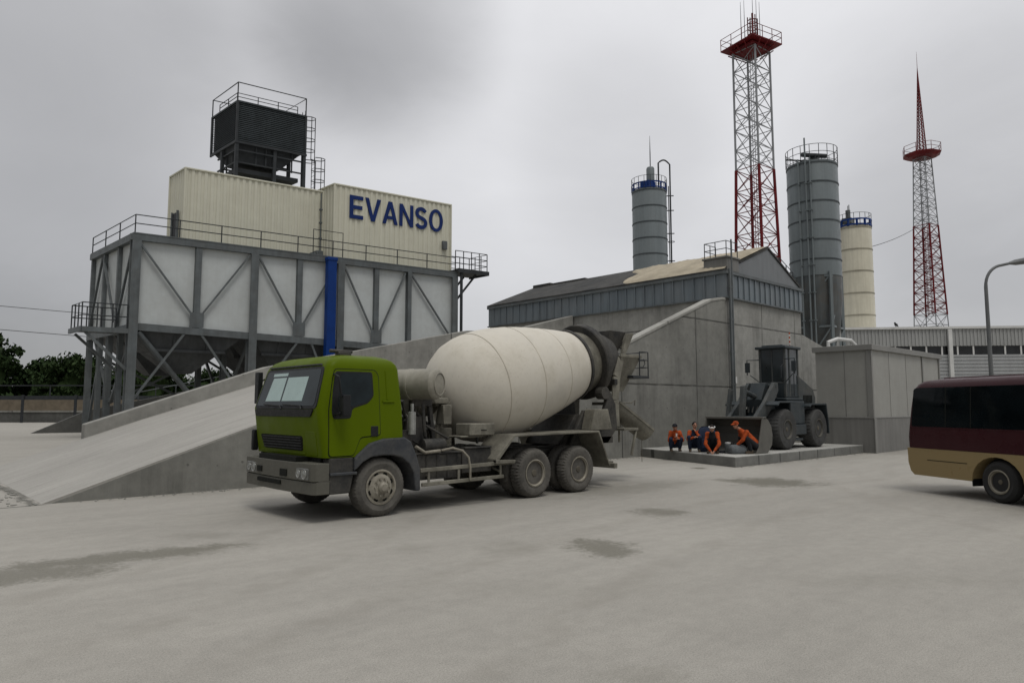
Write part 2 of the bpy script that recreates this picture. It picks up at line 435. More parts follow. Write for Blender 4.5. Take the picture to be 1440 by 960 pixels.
def deck_mat():
    m, t, b = nt('ramp_deck_concrete'); c = coords(t, True)
    base = (.37,.357,.325)
    col = ramp(t, noise(t, c, .3, 6, .6), [(.3,tuple(x*.85 for x in base)),(.7,tuple(x*1.06 for x in base))])
    cs = coords(t, True, (.12,2.2,.12))
    col = mixc(t, .8, col, ramp(t, noise(t, cs, 2.0, 6, .75), [(.3,gray(.76)),(.62,gray(1))]), 'MULTIPLY')
    col = mixc(t, .5, col, ramp(t, noise(t, c, 12, 6, .8), [(.3,gray(.75)),(.6,gray(1))]), 'MULTIPLY')
    t.links.new(col, b.inputs['Base Color']); b.inputs['Roughness'].default_value = .9; b.inputs['Specular IOR Level'].default_value=.25
    cb = coords(t, True, (6,.6,1))
    bumpn(t, b, mathn(t,'ADD', noise(t, cb, 3, 4), mathn(t,'MULTIPLY', noise(t, c, 30, 5,.7), .4)), .3, .02)
    return m
M['deck'] = deck_mat()
# ================================================================== setting
mb = MB(); mb.add([(-1500,-1500,0),(1500,-1500,0),(1500,1500,0),(-1500,1500,0)],[(0,1,2,3)])
tag(mb.build('ground', M['ground']), kind='structure')

def uz(a, b, d): return (a, d, b)      # profile (u,z) pushed along v
def vz(a, b, d): return (d, a, b)      # profile (v,z) pushed along u
def uv(a, b, d): return (a, b, d)

def rail_run(mb, pts, h, step=1.2, r=.022, levels=(1.0,.52), n=5, posts=True):
    pts = [V(p) for p in pts]
    for l in levels:
        mb.path([p+V((0,0,h*l)) for p in pts], r, n)
    if posts:
        for a, b in zip(pts, pts[1:]):
            k = max(1, round((b-a).length/step))
            for i in range(k+1):
                p = a.lerp(b, i/k)
                mb.tube(p, p+V((0,0,h)), r*1.15, n)

# ------------------------------------------------------------------ ramp
rmp = thing('concrete_ramp', 'long pale concrete ramp climbing behind the green truck up to the shed', 'ramp', (12,21,0))
O = (12,21,0)
deckp = [(2.85,.004),(5.0,.75),(7.18,1.5),(11.5,2.9),(16,3.1),(20.74,3.5),(29.15,4.1)]
mb = MB(); nseg = 1
mb.prism(deckp + [(29.15,3.7),(20.74,3.1),(16,2.7),(11.5,2.5),(7.18,1.1),(3.4,-.05),(2.85,-.05)], uz, 16.895, 26.3)
mb.build('deck', M['deck'], rmp, O, smooth=0)
mb = MB()
mb.prism([(2.95,-.1),(2.95,0.0),(7.18,1.485),(11.5,2.885),(14,3.3),(20.74,4.03),(27.91,6.76),(28.83,6.92),(29.19,6.93),(29.19,-.1)], uz, 16.889, 17.28)
mb.build('side_wall', M['rampwall'], rmp, O, bevel=.02, smooth=0)
mb = MB()
mb.prism([(11.9,2.95),(14,3.31),(20.74,4.04),(27.91,6.77),(28.83,6.93),(29.18,6.94),(29.18,6.82),(28.81,6.81),(27.90,6.64),(20.72,3.91),(13.95,3.18),(11.9,2.82)], uz, 16.86, 17.30)
mb.build('lit_wall_top', M['coping'], rmp, O, bevel=.015, smooth=0)  # pale band stands for the lit top of the side wall
mb = MB()
mb.prism([(5.5,-.1),(5.5,1.37),(11.53,3.46),(21.5,5.6),(23.15,5.69),(25.38,6.07),(29.1,7.0),(29.1,-.1)], uz, 26.3, 26.75)
mb.build('parapet', M['kerbc'], rmp, O, bevel=.03, seg=2, smooth=0)

# far ramp behind the plant's legs, with a handrail
w = thing('low_wall', 'low concrete wall, coloured dark for shade, rising behind the legs of the hopper plant', 'wall', (16,61,0))
O = (16,61,0)
mb = MB(); mb.prism([(9.4,0),(12.85,1.62),(16.4,2.4),(24.8,4.3),(30,5.2),(30,0)], uz, 61, 61.4)
mb.build('wall', M['darkc'], w, O, smooth=0)  # shade under the plant is put into this wall's colour
mb = MB(); rail_run(mb, [(16.4,61.2,2.3),(24.8,61.2,4.2),(30,61.2,5.1)], .75, 3, .04, (1.0,))
mb.build('handrail', M['steel'], w, O)

# ------------------------------------------------------------------ platform
pl = thing('concrete_platform', 'low concrete slab under the wheel loader beside the wall', 'platform', (26,14,0))
O = (26,14,0)
q = [(20.78,11.85),(31.2,11.85),(31.2,16.87),(22.55,16.87)]
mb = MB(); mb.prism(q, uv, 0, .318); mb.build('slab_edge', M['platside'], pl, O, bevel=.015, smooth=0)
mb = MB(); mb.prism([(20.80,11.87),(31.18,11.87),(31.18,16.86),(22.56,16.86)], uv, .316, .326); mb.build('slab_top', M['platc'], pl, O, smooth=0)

# ------------------------------------------------------------------ shed
sh = thing('aggregate_shed', 'long shed of blue-grey cladding on tall grey concrete walls, sand lying on its roof', 'shed', (33,25,0))
O = (33,25,0); U0, U1, V0, V1 = 29.2, 36.8, 16.889, 33.5
mb = MB(); mb.box((U0,V0,-.1),(U1,V1,6.96)); mb.build('concrete_wall', M['wall'], sh, O, bevel=.02, smooth=0)
mb = MB(); mb.prism([(U1+.003,-.1),(U1+.003,5.78),(39.7,5.2),(39.7,-.1)], uz, V0+.002, V0+.32); mb.build('wing_wall', M['wall'], sh, O, bevel=.02, smooth=0)
mb = MB()
mb.box((U0-.06,V0-.06,6.98),(U1+.05,V1+.05,8.10))
u = U0+.5
while u < U1: mb.box((u-.03,V0-.115,7.0),(u+.03,V0-.058,8.07)); u += .52
v = V0+.5
while v < V1: mb.box((U0-.115,v-.03,7.0),(U0-.058,v+.03,8.07)); v += .58
mb.build('cladding', M['clad'], sh, O, smooth=0)
mb = MB()
mb.box((U0-.16,V0-.16,8.06),(U0-.056,V1+.1,8.2)); mb.box((U0-.054,V0-.16,8.06),(U1+.1,V0-.056,8.2))
mb.box((U0-.13,V0-.13,6.92),(U0+.02,V1+.1,6.985)); mb.box((U0+.022,V0-.13,6.92),(U1+.1,V0+.02,6.985))
mb.build('eave_trim', M['steel'], sh, O, smooth=0)
mb = MB(); mb.prism([(U0+.05,8.1),(U0+.05,8.22),(33.4,9.86),(U1-.05,8.3),(U1-.05,8.1)], uz, V0+.03, V0+.12); mb.build('gable', M['gable'], sh, O, smooth=0)
mb = MB()
mb.prism([(U0-.12,8.2),(33.4,9.88),(33.4,9.99),(U0-.12,8.3)], uz, V0-.02, V1+.15)
mb.prism([(33.402,9.88),(U1+.12,8.22),(U1+.12,8.33),(33.402,9.99)], uz, V0-.02, V1+.15)
mb.box((33.15,32.0,9.7),(33.7,33.6,10.08)); mb.box((33.2,29.0,9.7),(33.65,31.9,10.02))
mb.build('roof', M['roofd'], sh, O, smooth=0)
# sand heaped over the near end of the roof
mb = MB(); na, nv = 26, 60; vs = []; fs = []
rnd = random.Random(3)
for i in range(na+1):
    a = i/na
    for j in range(nv+1):
        b = j/nv
        vend = 22.6 + a*2.4 + .35*math.sin(a*9)
        vv = V0-.01 + b*(vend-V0)
        uu = U0-.1 + a*(33.45-U0+.1)
        zz = 8.305 + (uu-U0+.12)*(1.69/(33.4-U0+.12))
        th = (.05+.14*math.sin(PI*min(1,a*1.05))*min(1,(1-b)*5) + .03*math.sin(vv*3.1+uu*2)+rnd.uniform(-.02,.02)) if 0<i<na and 0<j<nv else -.01
        if j == 0 and 0 < i < na: th = .05
        vs.append((uu,vv,zz+th))
for i in range(na):
    for j in range(nv):
        k = i*(nv+1)+j; fs.append((k,k+1,k+nv+2,k+nv+1))
mb.add(vs, fs); mb.build('sand_cover', M['sand'], sh, O, smooth=60)
mb = MB()
mb.box((U0+.12,16.86,8.25),(U0+1.2,18.1,8.86)); mb.box((U0+.06,16.80,8.862),(U0+1.26,18.16,8.95))
mb.build('roof_hatch', M['boxl'], sh, O, bevel=.015, smooth=0)
mb = MB(); rail_run(mb, [(U0+1.15,16.9,8.95),(U0+.15,16.9,8.95),(U0+.15,18.05,8.95),(U0+1.15,18.05,8.95)], .72, .55, .02, (1.0,.5))
mb.build('hatch_rail', M['steel_dk'], sh, O)
mb = MB(); rail_run(mb, [(35.2,17.2,8.95),(36.7,17.2,8.35),(36.7,24,8.35)], .8, 1.0, .025, (1.0,.5)); mb.build('roof_rail', M['steel_dk'], sh, O)
mb = MB(); mb.box((U0+.02,V0-.21,.33),(U0+.16,V0-.125,8.3)); mb.tube((U0+.25,V0-.19,.33),(U0+.25,V0-.19,9.7),.04,8)
for z in (1.4,2.9,4.4,5.9,7.4): mb.box((U0-.02,V0-.215,z),(U0+.32,V0-.13,z+.06))
mb.build('corner_pipe', M['steel'], sh, O)
mb = MB(); mb.box((U0+.23,V0-.25,3.0),(U0+.35,V0-.235,3.3)); mb.build('pipe_tag', M['white'], sh, O)

# ------------------------------------------------------------------ metal box building right of the loader
bx = thing('metal_annex', 'flat-roofed warm grey panel annex to the right of the wheel loader', 'annex', (35.5,12.6,0))
O = (35.5,12.6,0)
mb = MB(); mb.box((31.24,11.42,1.46),(40.2,13.75,4.32))
mb.build('upper_wall', M['boxp'], bx, O, smooth=0)
mb = MB(); mb.box((31.20,11.38,-.05),(40.24,13.79,1.44)); mb.build('base_wall', M['boxl'], bx, O, smooth=0)
mb = MB(); mb.box((31.12,11.30,4.322),(40.3,13.85,4.56)); mb.box((31.18,11.36,1.442),(40.26,13.8,1.50))
for x in (31.24,37.6,40.1): mb.box((x-.05,11.37,1.503),(x+.09,11.415,4.32))
mb.box((31.19,11.415,1.503),(31.237,11.6,4.32))
for x in (31.3,): mb.box((x-.13,11.33,0),(x+.09,11.376,1.44))
mb.build('trim', M['boxt'], bx, O, bevel=.01, smooth=0)
for x in (33.3,35.4): mb = MB(); mb.box((x-.012,11.412,1.51),(x+.012,11.419,4.31)); mb.build('panel_seam', M['boxl'], bx, O, smooth=0)
mb = MB(); mb.box((31.232,12.5,1.51),(31.238,12.52,4.31)); mb.build('panel_seam', M['boxl'], bx, O, smooth=0)
mb = MB(); mb.path([(32.3,13.6,4.56),(32.3,13.6,4.85),(32.6,13.3,5.0),(33.3,13.0,4.95),(33.7,12.8,4.56)], .09, 8); mb.build('vent_pipe', M['white'], bx, O)

# ------------------------------------------------------------------ factory hall far right
fa = thing('factory_hall', 'long low pale grey factory hall with a strip of windows behind the lamp post', 'factory', (62.0129,26.3444,0))
Fp = V((.6806,.7327,0)); Rp = V((.7327,-.6806,0))
fd = (Rp*1.0 - Fp*.10).normalized(); fn = V((fd.y,-fd.x,0)); fn = fn if fn.dot(Fp) < 0 else -fn
fo = Fp*61.5 + Rp*27.5; fo.z = 0; O = (62.0129,26.3444,0)
def FP(s, d, z): p = fo + fd*s + fn*d; return (p.x, p.y, z)
def fbox(mb, s0, s1, d0, d1, z0, z1):
    mb.hexa([FP(s0,d0,z0),FP(s1,d0,z0),FP(s1,d1,z0),FP(s0,d1,z0),FP(s0,d0,z1),FP(s1,d0,z1),FP(s1,d1,z1),FP(s0,d1,z1)])
mb = MB(); fbox(mb,-9,34,-14,0,7.12,8.6)
s = -9
while s < 34: fbox(mb, s, s+.12, .0, .05, 7.14, 8.58); s += .3
mb.build('upper_wall', M['facu'], fa, O, smooth=0)
mb = MB(); fbox(mb,-9.1,34.1,-14.1,.16,8.602,8.8); mb.build('roof_edge', M['white'], fa, O, smooth=0)
mb = MB(); fbox(mb,-9,34,-14,-.02,0,6.28)
z = .2
while z < 6.2: fbox(mb,-9,34,-.021,.03,z,z+.16); z += .3
mb.build('lower_wall', M['facl'], fa, O, smooth=0)
mb = MB(); fbox(mb,-9,34,-13.9,-.1,6.285,7.115); mb.build('window_strip', M['facw'], fa, O, smooth=0)
mb = MB(); s = -8.32
while s < 34: fbox(mb,s,s+.13,-.099,-.03,6.282,7.118); s += 1.28
fbox(mb,-9,34,-.099,-.01,6.2,6.283)
mb.build('window_frame', M['white'], fa, O, smooth=0)
for s in (10.1,22.3): mb = MB(); fbox(mb,s,s+.3,.06,.3,0,8.55); mb.build('downpipe', M['white'], fa, O, smooth=0)

# bird on the factory roof edge
p = FP(5.95,.05,8.8)
bd = thing('bird', 'small dark bird perched on the roof edge of the factory hall', 'bird', p)
mb = MB(); mb.ball((0,0,.2),(.26,.12,.13),12,8); mb.ball((-.27,0,.32),.085,10,6); mb.path([(-.34,0,.32),(-.45,0,.3)],[.025,.005],5)
mb.path([(.2,0,.2),(.5,0,.06)],[.08,.03],6); mb.tube((-.03,.04,.1),(-.03,.04,0),.012,5); mb.tube((-.03,-.04,.1),(-.03,-.04,0),.012,5)
mb.build('body', M['cable'], bd)

# ------------------------------------------------------------------ silos
def silo(name, label, c, r, z0, z1, nring, m, mring, capcol, ringdz=None):
    root = thing(name, label, 'silo', c, 0, 'cement silos')
    mb = MB(); mb.lathe([(r,z0),(r,z1),(r*.985,z1+.06),(0,z1+.28)],(0,0,0),(0,0,1),56); mb.build('shell', m, root)
    for i in range(nring):
        z = z1 - .12 - i*(ringdz or (z1-z0)/nring)
        if z > z0-.1:
            mb = MB(); mb.lathe([(r-.01,z-.045),(r+.035,z-.045),(r+.035,z+.045),(r-.01,z+.045)],(0,0,0),(0,0,1),56); mb.build('band', mring, root)
    mb = MB(); n = 18; rr = r+.03
    for l in (.06,.6,1.15):
        mb.ring((0,0,z1+.06+l),(0,0,1),rr,.022,36,5)
    for k in range(n):
        t = 2*PI*k/n; mb.tube((rr*math.cos(t),rr*math.sin(t),z1),(rr*math.cos(t),rr*math.sin(t),z1+1.2),.025,5)
    mb.build('guard_rail', M['rail'], root)
    return root
Fv = V((.6806,.7327,0)); Rv = V((.7327,-.6806,0))
def off(r, f): p = Rv*r + Fv*f; return (p.x, p.y)
# tall grey silo on a braced leg frame
s1 = silo('cement_silo', 'tallest grey silo, standing on braced legs beside the shed gable', (51.3,22.3,0), 1.77, 11.3, 19.7, 6, M['silo'], M['ringd'], None, 1.42)
mb = MB(); mb.lathe([(1.74,11.3),(1.72,9.6),(1.5,7.4),(.5,4.4),(.35,4.3)],(0,0,0),(0,0,1),48); mb.build('cone', M['silo_dk'], s1)
for k in range(4):
    t = k*PI/2 + R_(-66.5-61); x, y = 1.93*math.cos(t), 1.93*math.sin(t)
    mb = MB(); mb.bar((x,y,0),(x,y,11.5),.2,.2,up=(math.cos(t),math.sin(t),0)); mb.build('leg', M['silo'], s1, smooth=0)
for k in range(4):
    mb = MB(); t = k*PI/2 + R_(-66.5-61); t2 = t + PI/2
    a = V((1.93*math.cos(t),1.93*math.sin(t),0)); b = V((1.93*math.cos(t2),1.93*math.sin(t2),0))
    for z0, z1 in ((7.6,11.3),(3.6,7.6),(0,3.6)):
        mb.bar(a+V((0,0,z0)), b+V((0,0,z1)), .09)
    for z in (3.6,7.6,11.2): mb.bar(a+V((0,0,z)), b+V((0,0,z)), .14)
    mb.build('brace', M['silo'], s1, smooth=0)
mb = MB()
for (rx, fy, zt) in ((-1.5,-1.15,19.9),(-1.12,-1.5,21.4),(-.86,-1.65,19.9)):
    x, y = off(rx, fy); mb.tube((x,y,.3),(x,y,zt),.06,8)
    for z in range(2,20,2): mb.box((x-.1,y-.1,z),(x+.1,y+.1,z+.06))
mb.build('filling_pipe', M['silo'], s1)
mb = MB(); x, y = off(.2,0); mb.box((x-.6,y-.5,19.95),(x+.6,y+.5,20.15)); mb.tube((x-.9,y+.5,20.6),(x+.7,y-.6,20.6),.17,10); mb.box((x-.2,y-.2,20.1),(x+.2,y+.2,20.7)); mb.tube((x-2,y+1.2,20.12),(x+1,y-.9,20.12),.06,6)
mb.build('filter_unit', M['steel_dk'], s1)
# cream silo
s2 = silo('cement_silo', 'cream silo with a blue rail on its top, behind the tall grey silo', (68.0,25.75,0), 1.43, 0, 18.6, 9, M['silo_cr'], M['ringc'], None, 2.05)
mb = MB(); 
for l in (.12,.62): mb.lathe([(1.46,18.6+l-.07),(1.5,18.6+l-.07),(1.5,18.6+l+.07),(1.46,18.6+l+.07)],(0,0,0),(0,0,1),40,cap=False)
for k in range(12):
    t = 2*PI*k/12; mb.box((1.4*math.cos(t)-.08,1.4*math.sin(t)-.08,18.6),(1.4*math.cos(t)+.08,1.4*math.sin(t)+.08,19.2))
mb.build('blue_rim', M['blue'], s2, smooth=30)
mb = MB(); x, y = off(-.65,-.2); mb.tube((x,y,18.8),(x,y,20.3),.22,10); mb.tube((x+.3,y,18.8),(x+.3,y,20.9),.04,6); mb.box((x-.5,y-.4,19.0),(x+.4,y+.4,19.5)); mb.tube((x-.5,y-.2,19),(x-.5,y-.2,20.6),.035,6)
mb.build('filter_unit', M['steel'], s2)
# grey silo behind the shed roof
s3 = silo('cement_silo', 'grey silo with an antenna and blue cap, rising alone behind the shed roof', (53.6,38.7,0), 1.6, 0, 22.0, 12, M['silo'], M['ringd'], None, 1.5)
mb = MB(); x, y = off(-.2,-.5); mb.box((x-.55,y-.5,22.1),(x+.55,y+.5,22.85))
for l in (.12,.6): mb.lathe([(1.6,22.0+l-.05),(1.65,22.0+l-.05),(1.65,22.0+l+.05),(1.6,22.0+l+.05)],(0,0,0),(0,0,1),40,cap=False)
for k in range(14): tt = 2*PI*k/14; mb.box((1.6*math.cos(tt)-.05,1.6*math.sin(tt)-.05,22.0),(1.6*math.cos(tt)+.05,1.6*math.sin(tt)+.05,22.65))
mb.build('filter_base', M['blue'], s3, bevel=.01)
mb = MB(); x, y = off(.05,-.5); mb.lathe([(.38,22.9),(.38,24.1),(.3,24.25),(.0,24.3)],(x,y,0),(0,0,1),16); mb.build('filter_stack', M['silo'], s3)
mb = MB(); mb.path([(x,y,24.2),(x,y,25.6),(x,y,27.3)],[.05,.05,.015],6); mb.build('antenna', M['steel_dk'], s3)
mb = MB()
a = off(.75,-.75); b = off(1.92,-.3)
pts = [(a[0],a[1],22.1),(a[0],a[1],24.6)]
for k in range(1,7):
    f = k/7; tt = PI*f; pts.append((a[0]+(b[0]-a[0])*f, a[1]+(b[1]-a[1])*f, 24.6+.35*math.sin(tt)))
pts += [(b[0],b[1],24.6),(b[0],b[1],8)]
mb.path(pts,.075,8); c2 = off(1.75,-.35); mb.tube((c2[0],c2[1],8),(c2[0],c2[1],22.5),.05,6)
for z in (11,13.2,15.4,18,20.2,21.6): d2 = off(1.5,-.2); mb.tube((d2[0],d2[1],z),(b[0]+.25,b[1]-.2,z),.05,6)
mb.ring((b[0],b[1],17.2),(0,0,1),.3,.03,12,5)
mb.build('filling_pipe', M['steel_dk'], s3)

# ------------------------------------------------------------------ towers
def lattice(root, name, mt, legs, z0, z1, n, r=.05, legr=.1, ladder=True, rotz=0, leg_part=True):
    # legs(z) -> half diagonal
    def P(k, z):
        t = rotz + k*PI/2; rho = legs(z); return V((rho*math.cos(t), rho*math.sin(t), z))
    if leg_part:
        for k in range(4):
            mb = MB(); mb.tube(P(k,z0), P(k,z1), legr, 8); mb.build('leg', mt, root)
    mb = MB(); dz = (z1-z0)/n
    for i in range(n):
        a, b = z0+i*dz, z0+(i+1)*dz; m = (a+b)/2
        for k in range(4):
            mb.tube(P(k,a), (P(k,b)+P(k+1,b))/2 if i%2==0 else P(k,a), r, 5) if False else None
            A, B = P(k,a), P(k+1,a); A2, B2 = P(k,b), P(k+1,b); mid = (P(k,m)+P(k+1,m))/2
            mb.tube(A, mid, r, 4); mb.tube(B, mid, r, 4); mb.tube(A2, mid, r, 4); mb.tube(B2, mid, r, 4)
            mb.tube(A2, B2, r, 4)
            if i%2==0: mb.tube(P(k,m), mid, r*.8, 4); mb.tube(P(k+1,m), mid, r*.8, 4)
    mb.build(name, mt, root)
    if ladder:
        mb = MB(); d = .28
        for sx in (-d, d):
            for sy in (-d, d): mb.tube((sx,sy,z0),(sx,sy,z1), r*.7, 4)
        z = z0
        while z < z1-.3:
            for (x0,y0,x1,y1) in ((-d,-d,d,-d),(d,-d,d,d),(d,d,-d,d),(-d,d,-d,-d)):
                mb.tube((x0,y0,z),(x1,y1,z+.45), r*.5, 4)
            z += .9
        mb.build('ladder', mt, root)
az = math.atan2(Rv.y, Rv.x)
t1 = thing('lattice_tower', 'tall red and white lattice tower with a square top deck, rising behind the shed', 'tower', (68.2,35.65,0), 0, 'red and white lattice towers')
lg = lambda z: 2.45 - .55*min(1,max(0,(z-8)/20.)) if z < 28 else 1.90
az = R_(-62.4)
lattice(t1, 'red_lattice', M['red'], lg, 8.0, 26.8, 8, .052, .16, True, az+R_(12))
lattice(t1, 'pale_lattice', M['pale'], lg, 26.81, 39.7, 6, .048, .115, True, az+R_(12))
mb = MB(); t = az + R_(4)
def dia(rho, z): return [V((rho*math.cos(t+k*PI/2), rho*math.sin(t+k*PI/2), z)) for k in range(4)]
for (rho,z,h) in ((3.15,40.2,.12),(2.2,39.8,.25)):
    lo = dia(rho,z); hi = dia(rho,z+h); mb.hexa(lo+hi)
for k in range(4):
    for f in (.25,.5,.75): a, b = dia(3.1,40.05)[k], dia(3.1,40.05)[(k+1)%4]; mb.bar(a.lerp(b,f), dia(1.9,39.4)[k].lerp(dia(1.9,39.4)[(k+1)%4],f), .1)
mb.build('deck', M['red'], t1, smooth=0)
mb = MB(); pp = dia(3.1,40.34); rail_run(mb, pp+[pp[0]], 1.25, 1.4, .035, (1.0,.5)); mb.build('guard_rail', M['red'], t1)
mb = MB(); x, y = off(.25,0); mb.tube((x,y,40.3),(x,y,44.2),.11,8)
for k in range(6):
    tt = 2*PI*k/6; mb.tube((x+.5*math.cos(tt),y+.5*math.sin(tt),40.3),(x+.5*math.cos(tt),y+.5*math.sin(tt),43.8-.3*(k%2)),.06,5)
for z in (40.9,41.7,42.5,43.3): mb.ring((x,y,z),(0,0,1),.52,.05,14,5)
mb.build('antenna_cluster', M['antenna'], t1)
mb = MB()
for (rx, fy, zz) in ((-1.0,0,44.5),(-.55,.2,44.8),(.65,-.1,45.2),(1.1,.2,44.6),(.3,0,46.0)):
    x, y = off(rx, fy); mb.path([(x,y,40.3),(x,y,42.6),(x,y,zz+1)],[.05,.04,.018],5)
mb.build('whip_antenna', M['steel_dk'], t1)
t2 = thing('lattice_tower', 'slender red and white mast with a tapering red spire, standing far behind the factory hall', 'tower', (121.0,35.1,0), 0, 'red and white lattice towers')
lg2 = lambda z: 2.55 - (z-10)*(1.3/31.5)
az = R_(-73.8)
lattice(t2, 'base_lattice', M['pale'], lg2, 0, 16.0, 5, .05, .08, False, az+R_(16))
lattice(t2, 'red_lattice', M['red'], lg2, 16.01, 30.0, 8, .055, .13, True, az+R_(16))
lattice(t2, 'pale_lattice', M['pale'], lg2, 30.01, 40.8, 8, .042, .09, True, az+R_(16))
mb = MB(); mb.lathe([(1.4,40.9),(2.1,41.0),(2.75,41.38),(2.75,41.5),(.4,41.5)],(0,0,0),(0,0,1),8); mb.build('deck', M['red'], t2, smooth=20)
mb = MB(); pp = [V((2.7*math.cos(2*PI*k/8),2.7*math.sin(2*PI*k/8),41.5)) for k in range(8)]; rail_run(mb, pp+[pp[0]], 1.3, 2.2, .04, (1.0,.5)); mb.build('guard_rail', M['red'], t2)
mb = MB()
def sp(k, z): rho = .72*(55.8-z)/(55.8-41.5); tt = az+R_(20)+k*PI/2; return V((rho*math.cos(tt),rho*math.sin(tt),z))
for k in range(4): mb.tube(sp(k,41.5), sp(k,55.7), .09, 6, .04)
z = 41.5
while z < 54.6:
    for k in range(4): mb.tube(sp(k,z), sp(k+1,z+.6), .045, 4); mb.tube(sp(k+1,z), sp(k,z+.6), .045, 4)
    z += .6
mb.tube((0,0,54.5),(0,0,58.4),.05,6,.015)
mb.build('spire', M['red'], t2)

# overhead cables
def cable(name, label, a, b, sag, r=.03):
    a, b = V(a), V(b); pts = []
    for i in range(17):
        f = i/16; p = a.lerp(b,f); p.z -= sag*4*f*(1-f); pts.append(p)
    mb = MB(); mb.path(pts, r, 5); o = mb.build(name, M['cable'], None, a); o.location = a
    return tag(o, label, 'cable', 'overhead cables')
cable('overhead_cable', 'thin cable strung from the cream silo to the slender mast', (68.4,26.9,16.6), (119.6,35.5,30.0), .6, .035)
cable('overhead_cable', 'lower of two thin power lines crossing the sky left of the hopper plant', (-30,118,14.2),(75,88,9.0),.8,.04)
cable('overhead_cable', 'upper of two thin power lines crossing the sky left of the hopper plant', (-34,122,17.6),(60,96,13.2),.8,.04)

# ------------------------------------------------------------------ street lamp
lp = thing('street_lamp', 'grey street lamp with a curved arm behind the maroon minibus', 'street lamp', (34.15,7.8,0))
mb = MB(); ax, ay = Rv.x, Rv.y
pts = [(0,0,0),(0,0,3),(0,0,6.9)]
for k in range(1,9):
    tt = PI/2*k/8*.86; pts.append((ax*.75*(1-math.cos(tt)), ay*.75*(1-math.cos(tt)), 6.9+.9*math.sin(tt)))
e = pts[-1]; pts.append((e[0]+ax*.55,e[1]+ay*.55,e[2]+.12))
mb.path(pts,[.1,.085,.07]+[.06]*9,10); mb.lathe([(.14,0),(.14,1.0),(.09,1.1)],(0,0,0),(0,0,1),12); mb.build('pole', M['lamp'], lp)
mb = MB(); e = V(pts[-1]); d = V((ax,ay,.16)).normalized(); mb.path([e-d*.1,e+d*.15,e+d*.6,e+d*1.0],[.06,.12,.14,.08],8); mb.build('lamp_head', M['lamp'], lp)

# ------------------------------------------------------------------ far left fence and wall
def at(r, f): p = Rv*r + Fv*f; return p
fc = at(-57,86)
fe = thing('metal_fence', 'dark post and rail fence on a low plinth at the far left edge', 'fence', (fc.x,fc.y,0))
def fbx(mb, r0, r1, f0, f1, z0, z1):
    ps = [at(r0,f0),at(r1,f0),at(r1,f1),at(r0,f1)]
    mb.hexa([(p.x,p.y,z0) for p in ps]+[(p.x,p.y,z1) for p in ps])
mb = MB(); fbx(mb,-72,-28,86,86.5,0,1.22); mb.build('plinth', M['darkc'], fe, tuple((fc.x,fc.y,0)), smooth=0)
mb = MB(); fbx(mb,-72,-28,85.9,86.6,1.225,1.42); mb.build('plinth_cap', M['kerbc'], fe, tuple((fc.x,fc.y,0)), smooth=0)
mb = MB(); fbx(mb,-72,-28,84.2,84.35,2.72,3.2); fbx(mb,-72,-28,84.2,84.3,4.35,4.48); mb.build('rail', M['rail'], fe, tuple((fc.x,fc.y,0)), smooth=0)
r = -71.0
while r < -28:
    mb = MB(); fbx(mb,r,r+.28,84.05,84.195,0,3.3); mb.build('post', M['rail'], fe, tuple((fc.x,fc.y,0)), smooth=0)
    r += 6.3
mb = MB(); r = -67.8
while r < -28: fbx(mb,r,r+.09,84.22,84.32,3.2,4.45); r += 6.3
mb.build('upright', M['rail'], fe, tuple((fc.x,fc.y,0)), smooth=0)
tw = at(-60,100)
o = MB(); ps = [at(-95,100),at(-20,100),at(-20,100.4),at(-95,100.4)]
o.hexa([(p.x,p.y,0) for p in ps]+[(p.x,p.y,2.9) for p in ps])
o = o.build('brick_wall', M['tan'], None, (tw.x,tw.y,0), smooth=0); o.location = (tw.x,tw.y,0)
tag(o, 'low tan wall behind the dark fence at far left', 'wall')
# ================================================================== hopper plant
HA = V((12.14,47.68,0)); e1 = V((.98877,-.14945,0)); e2 = V((-.0472,.99889,0))
def H(s, t, z): p = HA + e1*s + e2*t; return (p.x, p.y, z)
HO = tuple(HA)
ZT, LEN, DEP = 12.7, 22.95, 8.9
zb = lambda s: 7.1 - .03*s
hp = thing('hopper_plant', 'raised white-panelled aggregate hopper plant on grey steel legs, left of the truck', 'hopper plant', HO)
def hb(mb, s0, s1, t0, t1, z0, z1):
    mb.hexa([H(s0,t0,z0),H(s1,t0,z0),H(s1,t1,z0),H(s0,t1,z0),H(s0,t0,z1),H(s1,t0,z1),H(s1,t1,z1),H(s0,t1,z1)])
def hbuild(mb, name, m, parent=None, **k):
    k.setdefault('smooth', 0)
    return mb.build(name, m, parent or hp, HO, **k)
def ibeam(mb, s, t, z0, z1, w=.5, d=.45):
    hb(mb, s-w/2, s+w/2, t, t+.06, z0, z1); hb(mb, s-w/2, s+w/2, t+d-.06, t+d, z0, z1); hb(mb, s-.05, s+.05, t+.06, t+d-.06, z0, z1)
cols = [0.0,7.25,13.35,18.85,22.95]; mids = [3.75,10.4,16.2]
